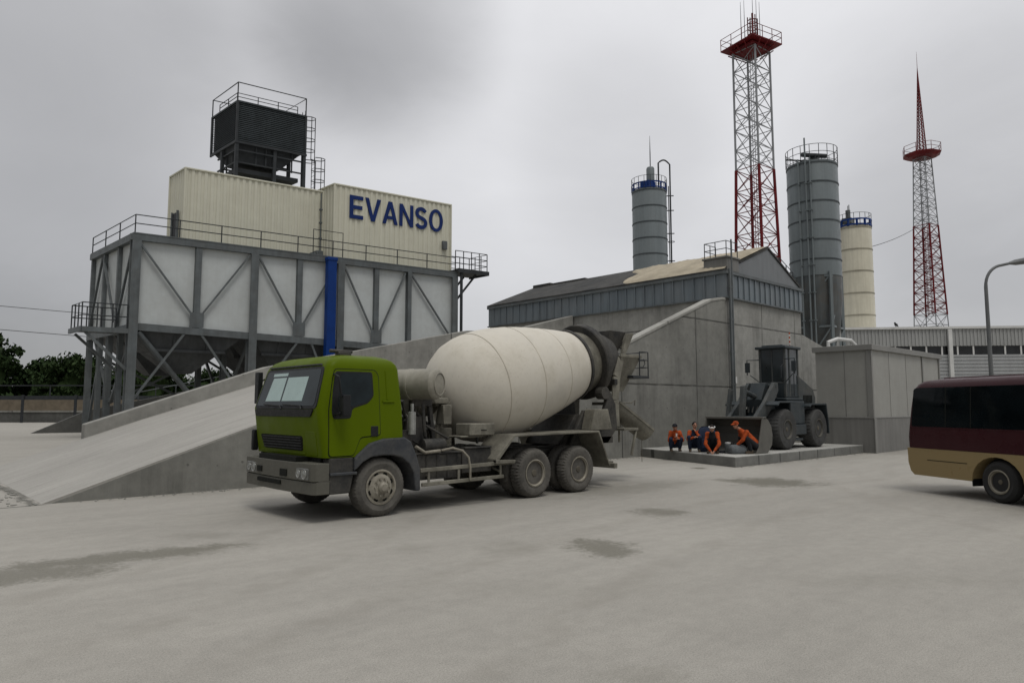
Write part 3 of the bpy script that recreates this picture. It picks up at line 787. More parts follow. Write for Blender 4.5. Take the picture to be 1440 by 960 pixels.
# panels
for a, b in zip([0,3.75,7.25,10.4,13.35,16.2,18.85],[3.75,7.25,10.4,13.35,16.2,18.85,22.95]):
    mb = MB(); mb.hexa([H(a+.02,.2,zb(a)),H(b-.02,.2,zb(b)),H(b-.02,.3,zb(b)),H(a+.02,.3,zb(a)),H(a+.02,.2,ZT-.2),H(b-.02,.2,ZT-.2),H(b-.02,.3,ZT-.2),H(a+.02,.3,ZT-.2)])
    hbuild(mb,'side_panel',M['panel'])
for a, b in zip([0,3.0,6.0],[3.0,6.0,DEP]):
    mb = MB(); hb(mb,.2,.3,a+.32,b-.02,7.0,ZT-.2); hbuild(mb,'side_panel',M['panel'])
mb = MB(); hb(mb,LEN-.3,LEN-.2,.32,DEP,6.4,ZT-.2); hb(mb,.32,LEN-.32,DEP-.3,DEP-.2,6.4,ZT-.2); hbuild(mb,'back_panel',M['panel'])
mb = MB(); hb(mb,-.1,LEN+.1,-.12,DEP+.1,ZT-.02,ZT+.06); hbuild(mb,'top_deck',M['steel'])
mb = MB()
hb(mb,-.25,LEN+.2,-.1,.18,ZT-.42,ZT-.03); hb(mb,-.15,.18,.2,DEP,ZT-.42,ZT-.03)
mb.hexa([H(0,-.06,zb(0)-.45),H(LEN,-.06,zb(LEN)-.45),H(LEN,.28,zb(LEN)-.45),H(0,.28,zb(0)-.45),H(0,-.06,zb(0)),H(LEN,-.06,zb(LEN)),H(LEN,.28,zb(LEN)),H(0,.28,zb(0))])
hb(mb,-.1,.25,.3,DEP,6.55,7.0); hb(mb,LEN-.25,LEN+.1,.3,DEP,6.0,6.4)
hbuild(mb,'edge_beam',M['steel'])
for s, z0 in zip(cols,(0,0,0,0,0)):
    if s == 18.85: mb = MB(); ibeam(mb,s,-.16,zb(s),ZT-.42,.3,.4)
    else: mb = MB(); ibeam(mb,s+(.1 if s==0 else -.1 if s==LEN else 0),-.18,z0,ZT-.42,.5,.5)
    hbuild(mb,'column',M['steel'])
for s in cols[:3]+[LEN]:
    for t in (4.2,8.6):
        mb = MB(); ibeam(mb,s+(.1 if s==0 else 0),t,0,7.0,.34,.34); hbuild(mb,'column',M['steel'])
for t in (2.0,6.2):
    mb = MB(); ibeam(mb,.1,t,0,6.6,.3,.3); hbuild(mb,'column',M['steel'])
for s in mids:
    mb = MB(); hb(mb,s-.18,s+.18,-.05,.19,zb(s)+.02,ZT-.43); hb(mb,s-.42,s+.42,-.07,-.048,zb(s)+.03,zb(s)+1.0); hbuild(mb,'panel_stud',M['steel'])
for t in (3.0,6.0,8.75): mb = MB(); hb(mb,-.05,.19,t-.13,t+.13,7.02,ZT-.43); hbuild(mb,'panel_stud',M['steel'])
class BB:      # every brace a part of its own
    def __init__(s, name, m): s.n = name; s.mt = m
    def bar(s, *a): mb = MB(); mb.bar(*a); hbuild(mb, s.n, s.mt)
mb = BB('panel_brace', M['steel'])
for c0, m_, c1 in ((0,3.75,7.25),(7.25,10.4,13.35),(13.35,16.2,18.85)):
    mb.bar(H(c0+.3,0,ZT-.55),H(m_-.28,0,zb(m_)+.85),.125,.11); mb.bar(H(c1-.3,0,ZT-.55),H(m_+.28,0,zb(m_)+.85),.125,.11)
mb.bar(H(19.05,0,ZT-.55),H(22.6,0,7.4),.125,.11)
for a, b in ((.1,2.8),(6.0,3.2),(6.2,8.7)):
    mb.bar(H(0,a+.2,ZT-.6),H(0,b,7.4),.14,.14)
mb = BB('leg_brace', M['steel'])
for c0, c1 in ((0,7.25),(7.25,13.35),(13.35,18.85)):
    mb.bar(H(c0+3.1,.05,zb(c0+3.1)-.4),H(c0+.3,.05,2.3),.16,.14); mb.bar(H(c0+4.1,.05,zb(c0+4)-.4),H(c1-.35,.05,2.4),.16,.14)
mb.bar(H(.2,.1,6.7),H(.2,3.9,2.2),.18,.18); mb.bar(H(.2,4.1,2.2),H(.2,8,6.6),.16,.16); mb.bar(H(.2,8.6,0.4),H(.2,6.3,6.5),.14,.14)
for s in cols[1:3]:
    mb.bar(H(s,.3,6.5),H(s,4.2,2.0),.16,.16); mb.bar(H(s,4.4,2.0),H(s,8.5,6.5),.16,.16)
for c0, c1 in ((0,7.25),(7.25,13.35),(13.35,LEN)):
    mb.bar(H(c0,8.75,5.8),H(c1,8.75,2.0),.16,.16); mb.bar(H(c0,4.4,2.0),H(c1,4.4,6.0),.14,.14)
# funnels: square hoppers narrowing to round outlets
def funnel(s0, s1, t0, t1, zt, zm, ze, w):
    mb = MB(); cs, ct = (s0+s1)/2, (t0+t1)/2
    def rect(s0,s1,t0,t1,z): return [H(s0,t0,z),H(s1,t0,z),H(s1,t1,z),H(s0,t1,z)]
    mb.hexa(rect(cs-w*1.6,cs+w*1.6,ct-w*1.3,ct+w*1.3,zm)+rect(s0,s1,t0,t1,zt))
    mb.hexa(rect(cs-w*.45,cs+w*.45,ct-w*.45,ct+w*.45,ze)+rect(cs-w*1.55,cs+w*1.55,ct-w*1.25,ct+w*1.25,zm-.01))
    for sg in (-1,1):
        mb.bar(H(cs+sg*w*.8,t0+.05,zt-.1),H(cs+sg*w*.8,ct-w*1.3,zm),.14,.1)
    hb(mb,cs-w*1.7,cs+w*1.7,ct-w*1.42,ct-w*1.32,zm-.08,zm+.1)
    return mb
for (a,b) in ((.35,7.0),(7.4,13.2),(13.5,18.7),(18.9,22.7)):
    for (c,d) in ((.35,4.3),(4.6,8.6)):
        hbuild(funnel(a,b,c,d,6.7,5.5,4.1,1.25 if b-a>4.5 else 1.0),'funnel',M['funnel'])
mb = MB(); mb.tube(H(.45,.1,6.55),H(4.2,1.6,2.6),.17,10); hbuild(mb,'chute_pipe',M['steel'],smooth=35)
# blue chute down the front
mb = MB(); hb(mb,12.1,12.75,-.62,-.2,3.2,ZT-.15); hb(mb,12.05,12.8,-.66,-.195,ZT-.35,ZT-.1); hbuild(mb,'blue_chute',M['blue'],bevel=.03)
# railings of the top deck
mb = MB(); rail_run(mb,[H(LEN,.0,ZT+.06),H(0,.0,ZT+.06),H(0,DEP,ZT+.06)],1.15,2.6,.035,(1.0,.52)); hbuild(mb,'guard_rail',M['rail'],smooth=35)
mb = MB(); hb(mb,11.4,13.5,.05,.09,ZT+1.2,ZT+1.85) if False else None
mb.path([H(11.3,.02,ZT+.1),H(11.3,.02,ZT+1.9),H(13.5,.02,ZT+1.9),H(13.5,.02,ZT+.1)],.035,5); hbuild(mb,'rail_gate',M['rail'],smooth=35)
# lower left balcony
mb = MB(); hb(mb,-2.6,-.16,-.1,2.2,6.52,6.66); hb(mb,-2.65,-.16,-.2,-.102,6.4,6.7); hb(mb,-2.72,-2.605,-.2,2.3,6.4,6.7); hbuild(mb,'balcony',M['steel'])
mb = MB(); rail_run(mb,[H(-.2,-.05,6.66),H(-2.6,-.05,6.66),H(-2.6,2.15,6.66),H(-.2,2.15,6.66)],1.5,.75,.035,(1.0,.5)); hbuild(mb,'balcony_rail',M['rail'],smooth=35)
mb = MB(); mb = BB('balcony_brace', M['steel']); mb.bar(H(-2.4,0,6.4),H(-.1,.1,4.2),.16,.16); mb.bar(H(-2.4,2.1,6.4),H(-.1,2.1,4.2),.16,.16)
# upper right balcony
mb = MB(); hb(mb,LEN-.05,25.8,-.35,2.0,ZT+.1,ZT+.24); hb(mb,LEN-.05,25.85,-.45,-.352,ZT-.02,ZT+.3); hb(mb,25.802,25.9,-.35,2.0,ZT-.02,ZT+.3); hbuild(mb,'balcony',M['steel_dk'])
mb = MB(); rail_run(mb,[H(LEN-.2,-.3,ZT+.24),H(25.75,-.3,ZT+.24),H(25.75,1.9,ZT+.24),H(LEN,1.9,ZT+.24)],1.5,.85,.035,(1.0,.66,.33)); hbuild(mb,'balcony_rail',M['rail'],smooth=35)
mb = MB(); mb.tube(H(23.35,-.25,5),H(23.35,-.25,ZT),.12,8); hbuild(mb,'downpipe',M['steel_dk'],smooth=35); mb = BB('balcony_brace', M['steel_dk']); mb.bar(H(24.9,0,ZT),H(23.1,0,10.5),.14,.14); mb.bar(H(24.9,1.5,ZT),H(23.1,1.5,10.5),.14,.14)

# ------------------------------------------------------------------ containers on the deck
def container(label, s0, s1, t0, t1, z0, z1, ridge=.12):
    p = H((s0+s1)/2,(t0+t1)/2,z0)
    root = thing('site_cabin', label, 'cabin', p, 0, 'cream cabins on the plant')
    def corr(a, b, t, n, ax):
        pts = []
        pitch = .42; k = max(1, round((b-a)/pitch)); w = (b-a)/k
        for i in range(k):
            x = a+i*w; pts += [(x, 0), (x+w*.42, 0), (x+w*.55, .06), (x+w*.87, .06)]
        pts.append((b,0)); return pts
    mb = MB()
    f = corr(s0+.06,s1-.06,t0,0,'s'); lo = []; hi = []
    for x, d in f: lo.append(H(x,t0+.06+d,z0+.05)); hi.append(H(x,t0+.06+d,z1-.02))
    n = len(lo); mb.add(lo+hi,[(i,i+1,n+i+1,n+i) for i in range(n-1)])
    f = corr(t0+.06,t1-.06,0,0,'t'); lo = []; hi = []
    for x, d in f: lo.append(H(s0+.06+d,x,z0+.05)); hi.append(H(s0+.06+d,x,z1-.02))
    n = len(lo); mb.add(lo+hi,[(i,i+1,n+i+1,n+i) for i in range(n-1)])
    hb(mb,s0+.14,s1-.02,t0+.14,t1-.02,z0+.05,z1-.03)
    mb.build('wall', M['cream'], root, p, smooth=0, fixn=False)
    mb = MB(); hb(mb,s0,s1,t0,t1,z1-.02,z1+.1); hb(mb,s0,s1,t0,t1,z0,z0+.05)
    for a, b in ((s0,t0),(s1-.12,t0),(s0,t1-.12)): hb(mb,a,a+.12,b,b+.12,z0+.051,z1-.021)
    mb.build('frame', M['cream'], root, p, smooth=0, bevel=.02)
    return root, p
cA, pA = container('longer cream cabin under the dark louvred cooling tower', 3.45, 13.2, 2.2, 5.1, ZT+.065, 18.1)
cB, pB = container('cream cabin with large blue lettering on its front', 13.12, 23.15, .7, 3.9, ZT+.066, 18.4)
mb = MB(); hb(mb,3.38,3.44,3.0,3.9,ZT+.3,15.2); mb.build('doorway', M['black'], cA, pA, smooth=0)
mb = MB(); hb(mb,3.3,3.445,2.93,2.99,ZT+.3,15.3); hb(mb,3.3,3.445,3.91,3.97,ZT+.3,15.3); mb.build('door_frame', M['steel'], cA, pA, smooth=0)
mb = MB(); hb(mb,22.2,22.6,.5,.72,14.6,15.3); mb.build('air_conditioner', M['steel'], cB, pB, bevel=.03)
mb = MB(); mb.tube(H(12.85,2.0,ZT+.1),H(12.85,2.0,17.9),.05,6)
for z in (13.4,14.4,15.6,16.6): mb.box(tuple(V(H(12.75,1.9,z))),tuple(V(H(12.95,2.15,z+.12))))
mb.build('cable_duct', M['steel'], cA, pA)
mb = MB(); hb(mb,12.4,12.9,1.6,2.1,ZT+.1,ZT+.75); hb(mb,12.0,12.3,1.5,1.9,ZT+.1,ZT+.55); mb.build('valve_box', M['steel'], cA, pA, bevel=.03)
# lettering: heavy grotesque capitals, built flat on the cabin front
def letter_strips(ch):
    S = .185
    if ch == 'E': return [[(0,0),(S,0),(S,1),(0,1)],[(S,0),(.68,0),(.68,.165),(S,.165)],[(S,.42),(.63,.42),(.63,.58),(S,.58)],[(S,.835),(.67,.835),(.67,1),(S,1)]], .68
    if ch == 'V': return [[(0,1),(.18,1),(.4,.24),(.4,0),(.31,0)],[(.4,0),(.4,.24),(.62,1),(.8,1),(.49,0)]], .8
    if ch == 'A': return [[(0,0),(.175,0),(.4,.76),(.4,1),(.305,1)],[(.4,.76),(.625,0),(.8,0),(.495,1),(.4,1)],[(.22,.22),(.58,.22),(.54,.36),(.26,.36)]], .8
    if ch == 'N': return [[(0,0),(.165,0),(.165,1),(0,1)],[(.575,0),(.74,0),(.74,1),(.575,1)],[(.165,1),(.166,.72),(.574,0),(.575,.28)]], .74
    if ch == 'O':
        q = []; n = 40
        for i in range(n):
            a, b = 2*PI*i/n, 2*PI*(i+1)/n
            f = lambda t, rx, ry: (.39+rx*math.cos(t), .5+ry*math.sin(t))
            q.append([f(a,.39,.52),f(b,.39,.52),f(b,.225,.375),f(a,.225,.375)])
        return q, .78
    if ch == 'S':
        c = []
        for i in range(15):
            a = R_(20) + R_(235)*i/14; c.append((.35+.245*math.cos(a), .72+.2*math.sin(a)))
        for i in range(15):
            a = R_(75) - R_(235)*i/14; c.append((.35+.255*math.cos(a), .285+.205*math.sin(a)))
        q = []; w = .084; L = []; Rr = []
        for i in range(len(c)):
            p0 = c[max(0,i-1)]; p1 = c[min(len(c)-1,i+1)]; dx, dy = p1[0]-p0[0], p1[1]-p0[1]; l = math.hypot(dx,dy)
            L.append((c[i][0]-dy/l*w, c[i][1]+dx/l*w)); Rr.append((c[i][0]+dy/l*w, c[i][1]-dx/l*w))
        for i in range(len(c)-1): q.append([L[i],L[i+1],Rr[i+1],Rr[i]])
        return q, .7
mb = MB(); cap = 1.78; x = 14.35; zl = 16.02
wsum = sum(letter_strips(c)[1] for c in 'EVANSO'); gapw = (7.95 - wsum*cap*.9)/5
for ch in 'EVANSO':
    q, w_ = letter_strips(ch)
    for poly in q:
        n = len(poly); vs = [H(x+a*cap*.9,.69,zl+b*cap) for a,b in poly]+[H(x+a*cap*.9,.735,zl+b*cap) for a,b in poly]
        mb.add(vs,[tuple(range(n)),tuple(reversed(range(n,2*n)))]+[(i,n+i,n+(i+1)%n,(i+1)%n) for i in range(n)])
    x += w_*cap*.9 + gapw
mb.build('lettering', M['navy'], cB, pB, smooth=0)

# ------------------------------------------------------------------ cooling tower on the longer cabin
cp = H(9.7,4.6,18.25)
ct = thing('cooling_tower', 'dark louvred cooling tower with railings standing on the longer cream cabin', 'cooling tower', cp)
S0, S1, T0, T1, ZL, ZU = 6.85, 11.8, 2.55, 6.9, 20.95, 23.75
Z0 = 18.26
def cb(mb, name, m, **k):
    k.setdefault('smooth',0); return mb.build(name, m, ct, cp, **k)
mb = MB(); hb(mb,S0+.12,S1-.12,T0+.12,T1-.12,ZL,ZU+.1); cb(mb,'core',M['black'])
mb = MB(); n = 20; dz = (ZU-ZL)/n
for i in range(n):
    z = ZL+i*dz
    for (a,b,cc,d) in (((S0,T0),(S1,T0),(0,1),0),((S0,T0),(S0,T1),(1,0),0),((S1,T0),(S1,T1),(-1,0),0)):
        o1 = (a[0]+cc[0]*.1,a[1]+cc[1]*.1); o2 = (b[0]+cc[0]*.1,b[1]+cc[1]*.1)
        mb.hexa([H(*a,z),H(*b,z),H(*b,z+.03),H(*a,z+.03),H(*o1,z+dz*.92),H(*o2,z+dz*.92),H(*o2,z+dz*.92+.03),H(*o1,z+dz*.92+.03)])
cb(mb,'louvre',M['louver'])
mb = MB()
for (s,t) in ((S0,T0),(S1,T0),(S0,T1),(S1,T1)): hb(mb,s-.07,s+.07,t-.07,t+.07,ZL-.1,ZU+.1)
for (s,t) in ((S0+.05,T0+.05),(S1-.05,T0+.05),(S0+.05,4.95),(S1-.05,4.95),(9.6,T0+.1)): hb(mb,s-.11,s+.11,t-.1,t+.1,Z0,ZL-.1)
for z in (19.3,20.2):
    hb(mb,S0,S1,T0+.04,T0+.14,z,z+.1); hb(mb,S0+.03,S0+.13,T0,T1-1.1,z,z+.1); hb(mb,S0,S1,4.9,5.0,z,z+.1)
hb(mb,S0-.1,S1+.1,T0-.1,T0+.0,ZL-.25,ZL-.08); hb(mb,S0-.1,S0,T0,T1,ZL-.25,ZL-.08)
for s in (8.3,9.0,10.9): hb(mb,s,s+.08,T0+.2,T0+.28,19.3,ZL-.1)
for t in (3.6,4.6): hb(mb,S0+.2,S0+.28,t,t+.08,Z0,ZL-.1)
cb(mb,'frame',M['steel_dk'])
mb = MB(); 
q0 = [H(S0+.4,T0+.5,19.45),H(S1-1.6,T0+.5,19.45),H(S1-1.6,4.8,19.45),H(S0+.4,4.8,19.45)]; q1 = [H(S0+.1,T0+.3,ZL),H(S1-.1,T0+.3,ZL),H(S1-.1,T1-.2,ZL),H(S0+.1,T1-.2,ZL)]
mb.hexa(q0+q1); hb(mb,S0+.2,S1-.3,T0+.35,4.8,18.7,19.0); cb(mb,'basin',M['steel_dk'])
mb = MB(); hb(mb,S0+.8,S1-.4,T0+.6,T1-.5,ZU+.1,ZU+.35); hb(mb,S0-.05,S1+.05,T0-.05,T1+.05,ZU+.0,ZU+.12); cb(mb,'top_hood',M['louver'])
mb = MB(); rail_run(mb,[H(S0,T0,ZU+.1),H(S1,T0,ZU+.1),H(S1,T1,ZU+.1),H(S0,T1,ZU+.1),H(S0,T0,ZU+.1)],1.35,6,.04,(1.0,)); 
rail_run(mb,[H(S0+.5,T0+1.3,ZU+.1),H(S1,T0+1.3,ZU+.1)],1.1,1.7,.03,(1.0,.75)); rail_run(mb,[H(S0+.5,T0+1.3,ZU+.1),H(S0+.5,T1,ZU+.1)],1.1,1.7,.03,(1.0,.75)); cb(mb,'guard_rail',M['rail'],smooth=35)
def caged_ladder(s, t, z0, z1, cage0):
    mb = MB()
    for d in (-.22,.22): mb.tube(H(s,t+d,z0),H(s,t+d,z1),.03,5)
    z = z0+.2
    while z < z1: mb.tube(H(s,t-.22,z),H(s,t+.22,z),.018,4); z += .3
    z = cage0; arcs = [(.0,-.3),(.4,-.42),(.75,-.3),(.9,0),(.75,.3),(.4,.42),(0,.3)]
    while z <= z1+.01:
        mb.path([H(s+a,t+b,z) for a,b in arcs],.035,4); z += .85
    for a,b in arcs[1:-1:2]+[arcs[3]]: mb.tube(H(s+a,t+b,cage0),H(s+a,t+b,z-.85),.035,4)
    return mb
cb(caged_ladder(S1+.2,T0+.7,Z0,ZU+.7,20.6),'caged_ladder',M['rail'],smooth=35)
cb(caged_ladder(S1+.75,2.75,Z0-.6,20.75,18.2),'caged_ladder',M['rail'],smooth=35)
# ================================================================== wheels
def wheel(root, c, R, w, side, rimR, deep, mt, n=72, lug=.018, blocks=36, O=(0,0,0), hubr=.13, lip=None):
    """axis along local y; side = -1 when the outer face looks to -y"""
    e = empty('wheel', parent=root); ax = (0, side, 0)
    h = w/2
    prof = [(rimR-.02,-h+.05),(rimR,-h+.015),(rimR+.06,-h),((R+rimR)/2,-h-.012),(R-.07,-h),(R-.02,-h+.03),(R,-h+.07),(R+.002,0),(R,h-.07),(R-.02,h-.03),(R-.07,h),((R+rimR)/2,h+.012),(rimR+.06,h),(rimR,h-.015),(rimR-.02,h-.05)]
    per = max(1, n//blocks)
    def rm(i, k, r):
        if i in (5,6,8,9) and (k//max(1,per//2))%2: return r-lug
        if i == 7 and (k//per)%2: return r-lug*.6
        return r
    mb = MB(); mb.lathe(prof, c, ax, n, rm)
    for k in (-.3,.05,.35): mb.ring(V(c)+V(ax)*k*h*1.0, ax, R-.004, .004, 36, 4)
    mb.build('tyre', mt, e, O, smooth=28)
    mb = MB()
    if deep:
        mb.lathe([(rimR-.03,-h+.04),(rimR-.01,h-.03),(rimR+.012,h-.0),(rimR-.015,h+.004),(rimR-.05,h-.05),(rimR-.07,h-.2),(rimR*.62,h-.235)], c, ax, 40)
    else:
        mb.lathe([(rimR-.03,-h+.04),(rimR-.01,h-.03),(rimR+.012,h-.0),(rimR-.02,h+.006),(rimR-.045,h-.035),(rimR*.8,h-.03),(rimR*.62,h+.03),(rimR*.55,h+.035)], c, ax, 40)
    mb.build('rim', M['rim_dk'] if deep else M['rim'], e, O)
    if deep:
        mb = MB(); mb.lathe([(rimR-.012,h-.035),(rimR+.014,h-.002),(rimR-.012,h+.007),(rimR-.04,h-.03)], c, ax, 40, cap=False); mb.build('rim_lip', lip or M['rim'], e, O)
    mb = MB(); d0 = h-.235 if deep else h+.02
    a, b = mb.frame(ax)
    mb.lathe([(rimR*.63,d0-.01),(rimR*.63,d0+.006),(hubr*1.35,d0+.012),(hubr,d0+.03),(hubr*.95,d0+(.16 if deep else .07)),(hubr*.6,d0+(.2 if deep else .095)),(0,d0+(.2 if deep else .095))], c, ax, 24)
    for k in range(10):
        t = 2*PI*k/10; p = V(c)+V(ax)*(d0+.0)+(a*math.cos(t)+b*math.sin(t))*rimR*.5; mb.tube(p, p+V(ax)*.045, .02, 6)
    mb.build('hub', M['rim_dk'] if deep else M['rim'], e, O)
    if not deep:
        for k in range(8):
            mb = MB(); t = 2*PI*(k+.5)/8; p = V(c)+V(ax)*(h-.028)+(a*math.cos(t)+b*math.sin(t))*rimR*.77; mb.lathe([(.042,0),(.042,.014),(0,.014)], p, ax, 10); mb.build('hand_hole', M['gap'], e, O)
    return e

def rrect(u0,u1,v0,v1,rf,rr,k=5):
    """rounded rectangle in plan; rf radius on the u0 end, rr on the u1 end"""
    pts = []
    for (cx,cy,r,a0) in ((u0+rf,v0+rf,rf,180),(u1-rr,v0+rr,rr,270),(u1-rr,v1-rr,rr,0),(u0+rf,v1-rf,rf,90)):
        for i in range(k+1):
            t = R_(a0+90*i/k); pts.append((cx+r*math.cos(t), cy+r*math.sin(t)))
    return pts
def loft(mb, rings):
    """rings: list of (z, pts)"""
    n = len(rings[0][1]); vs = []; fs = []
    for z, pts in rings: vs += [(x,y,z) for x,y in pts]
    for i in range(len(rings)-1):
        for k in range(n):
            l = (k+1)%n; fs.append((i*n+k,i*n+l,(i+1)*n+l,(i+1)*n+k))
    fs.append(tuple(reversed(range(n)))); fs.append(tuple((len(rings)-1)*n+k for k in range(n)))
    mb.add(vs, fs)

# ================================================================== concrete mixer truck
TO = (9.6,12.25,0)
tr = thing('mixer_truck', 'green-cabbed concrete mixer truck with a dusty cream drum', 'truck', TO)
def tb(mb, name, m, parent=None, **k): return mb.build(name, m, parent or tr, TO, **k)
NV = lambda z: 10.87+(z-1.08)*.039          # near side plane of the cab
FU = lambda z: 5.82-(z-1.08)*.143 if z < 1.92 else 5.70+(z-1.92)*.25
mb = MB()
rg = []
for z,u0,u1,v0,v1,rf,rr in ((1.08,5.82,7.42,10.87,13.63,.13,.08),(1.5,5.76,7.41,10.886,13.614,.13,.08),(1.92,5.70,7.395,10.903,13.597,.13,.08),(2.62,5.875,7.31,10.93,13.46,.13,.08),
                            (2.70,5.905,7.285,10.945,13.43,.15,.09),(2.77,5.965,7.24,10.985,13.39,.2,.12),(2.82,6.06,7.17,11.06,13.32,.24,.16),(2.855,6.2,7.07,11.18,13.2,.24,.2),(2.875,6.4,6.95,11.4,13.1,.2,.2)):
    rg.append((z, rrect(u0,u1,v0,v1,rf,rr)))
loft(mb, rg); cab = tb(mb,'cab',M['green'],smooth=42)
side = lambda a,b,d: (a, NV(b)-d, b)
sidef = lambda a,b,d: (a, 13.63-(b-1.08)*.039-max(0,b-1.92)*.09+d, b)
front = lambda a,b,d: (FU(b)-d, a, b)
def rpoly(pts, r=.05, k=3):
    out = []; n = len(pts)
    for i in range(n):
        p = V(pts[i]); a = V(pts[i-1]); b = V(pts[(i+1)%n])
        da = (a-p); db = (b-p); ra = min(r, da.length*.45, db.length*.45)
        p0 = p+da.normalized()*ra; p1 = p+db.normalized()*ra
        for j in range(k+1):
            f = j/k; q = p0*(1-f)**2 + p*2*f*(1-f) + p1*f*f; out.append((q.x,q.y))
    return out
def inset(pts, f):
    cx = sum(p[0] for p in pts)/len(pts); cy = sum(p[1] for p in pts)/len(pts)
    out = []
    for x,y in pts:
        l = math.hypot(x-cx,y-cy); out.append((cx+(x-cx)*(l-f)/l, cy+(y-cy)*(l-f)/l))
    return out
doorp = rpoly([(5.885,1.09),(5.875,1.9),(5.95,2.45),(5.99,2.6),(6.80,2.6),(6.87,2.5),(6.91,1.43),(6.5,1.40),(6.36,1.09)],.06)
for sd in (side, sidef):
    mb = MB(); mb.prism(doorp, sd, -.02, .003); tb(mb,'door_gap',M['gap'],cab,smooth=0)
    mb = MB(); mb.prism(inset(doorp,.016), sd, -.02, .012); tb(mb,'door',M['green'],cab,smooth=0,bevel=.006,seg=2)
    wp = rpoly([(6.00,2.55),(6.73,2.555),(6.76,2.13),(6.64,2.0),(6.33,1.91),(6.30,1.74),(5.96,1.73),(5.935,1.86),(5.95,2.2)],.05)
    mb = MB(); mb.prism(wp, sd, -.02, .017); tb(mb,'window_seal',M['black'],cab,smooth=0,bevel=.004)
    wp2 = rpoly([(6.10,2.52),(6.70,2.525),(6.73,2.15),(6.62,2.03),(6.33,1.95),(6.05,1.93)],.05)
    mb = MB(); mb.prism(wp2, sd, -.02, .0195); tb(mb,'side_window',M['glass'],cab,smooth=0)
    mb = MB(); mb.prism([(6.70,1.42),(6.85,1.42),(6.85,1.60),(6.70,1.60)], sd, -.02, .02); tb(mb,'door_handle',M['black'],cab,smooth=0,bevel=.006)
    mb = MB(); mb.prism(rpoly([(6.95,2.02),(7.2,2.02),(7.2,2.05),(6.95,2.05)],.01), sd, -.02, .02)
    mb.prism(rpoly([(7.04,2.06),(7.07,2.06),(7.03,2.6),(7.0,2.6)],.01), sd, -.02, .008); tb(mb,'cab_crease',M['green'],cab,smooth=0,bevel=.006,seg=2)
# mirrors
for sg, nv in ((-1,10.905),(1,13.55)):
    mb = MB(); y = nv+sg*.24
    mb.box((6.0,y-.05,1.78),(6.14,y+.10,2.14)); 
    if sg == 1: m2 = MB(); m2.box((5.8,nv+.06,2.0),(5.9,nv+.22,2.62)); m2.path([(5.9,nv,2.3),(5.86,nv+.1,2.3)],.02,6); tb(m2,'wide_mirror',M['black'],cab,bevel=.02); m2 = MB(); m2.box((5.72,nv+.03,1.1),(5.84,nv+.12,1.5)); tb(m2,'corner_panel',M['black'],cab,bevel=.02)
    mb.path([(5.97,nv,2.5),(5.93,y,2.45),(5.99,y,2.1)],.02,6); mb.path([(5.97,nv,1.78),(5.97,y,1.84)],.02,6)
    tb(mb,'mirror',M['black'],cab,bevel=.025,seg=2)
mb = MB(); mb.prism(rpoly([(10.99,1.905),(13.46,1.905),(13.30,2.64),(11.05,2.64)],.09,4), front, -.03, .012); tb(mb,'windscreen_seal',M['black'],cab,smooth=0,bevel=.006)
mb = MB(); mb.prism(rpoly([(11.07,1.96),(13.39,1.96),(13.24,2.60),(11.12,2.60)],.07,4), front, -.03, .016); tb(mb,'windscreen',M['glass'],cab,smooth=0)
mb = MB(); mb.prism([(12.42,2.045),(13.05,2.045),(12.93,2.475),(12.38,2.475)], front, .0, .0185); mb.prism([(11.56,2.045),(12.36,2.045),(12.31,2.475),(11.52,2.475)], front, .0, .0185)
mb.prism([(12.37,2.505),(12.97,2.505),(12.96,2.56),(12.36,2.56)], front, .0, .0185)
tb(mb,'see_through_patch',M['teal'],cab,smooth=0)  # pale patches paint in the light coming through the rear windows
mb = MB(); mb.prism(rpoly([(11.22,1.765),(13.44,1.765),(13.46,1.90),(11.08,1.90)],.05), front, -.03, .022); tb(mb,'cowl',M['black'],cab,smooth=0,bevel=.012,seg=2)
mb = MB()
for v0 in (11.5,12.3): mb.path([(FU(1.9)-.03,v0,1.90),(FU(1.97)-.03,v0+.05,1.96),(FU(1.985)-.03,v0+.75,1.985)],.012,5)
tb(mb,'wiper',M['black'],cab)
mb = MB(); mb.prism(rpoly([(11.63,1.17),(13.2,1.17),(13.33,1.43),(11.6,1.43)],.06), front, -.02, .006); gr = tb(mb,'grille',M['gap'],cab,smooth=0)
mb = MB(); mb.prism(rpoly([(11.1,1.10),(11.5,1.10),(11.47,1.52),(11.1,1.52)],.05), front, -.02, .008); mb.prism([(11.56,1.1),(13.4,1.1),(13.4,1.14),(11.56,1.14)], front, -.02, .008); tb(mb,'front_panel',M['green'],cab,smooth=0,bevel=.008,seg=2)
mb = MB()
for z in (1.2,1.25,1.3,1.35,1.395): mb.prism([(11.66,z-.012),(13.22,z-.012),(13.23,z+.012),(11.65,z+.012)], front, .0, .018)
tb(mb,'grille_bar',M['black'],cab,smooth=0,bevel=.004)
mb = MB(); mb.box((5.86,11.1,1.0),(6.4,13.4,1.09)); tb(mb,'cab_floor',M['gap'],cab,smooth=0)
# roof trim: visor lip and horn
mb = MB(); mb.prism([(11.15,2.66),(13.25,2.66),(13.2,2.69),(11.2,2.69)], front, -.03, .02); tb(mb,'visor_lip',M['black'],cab,smooth=0,bevel=.006)
mb = MB(); mb.box((6.25,11.25,2.85),(6.5,11.4,2.92)); mb.tube((6.1,11.32,2.93),(6.55,11.32,2.93),.035,8); tb(mb,'horn',M['chassis'],cab,bevel=.01)
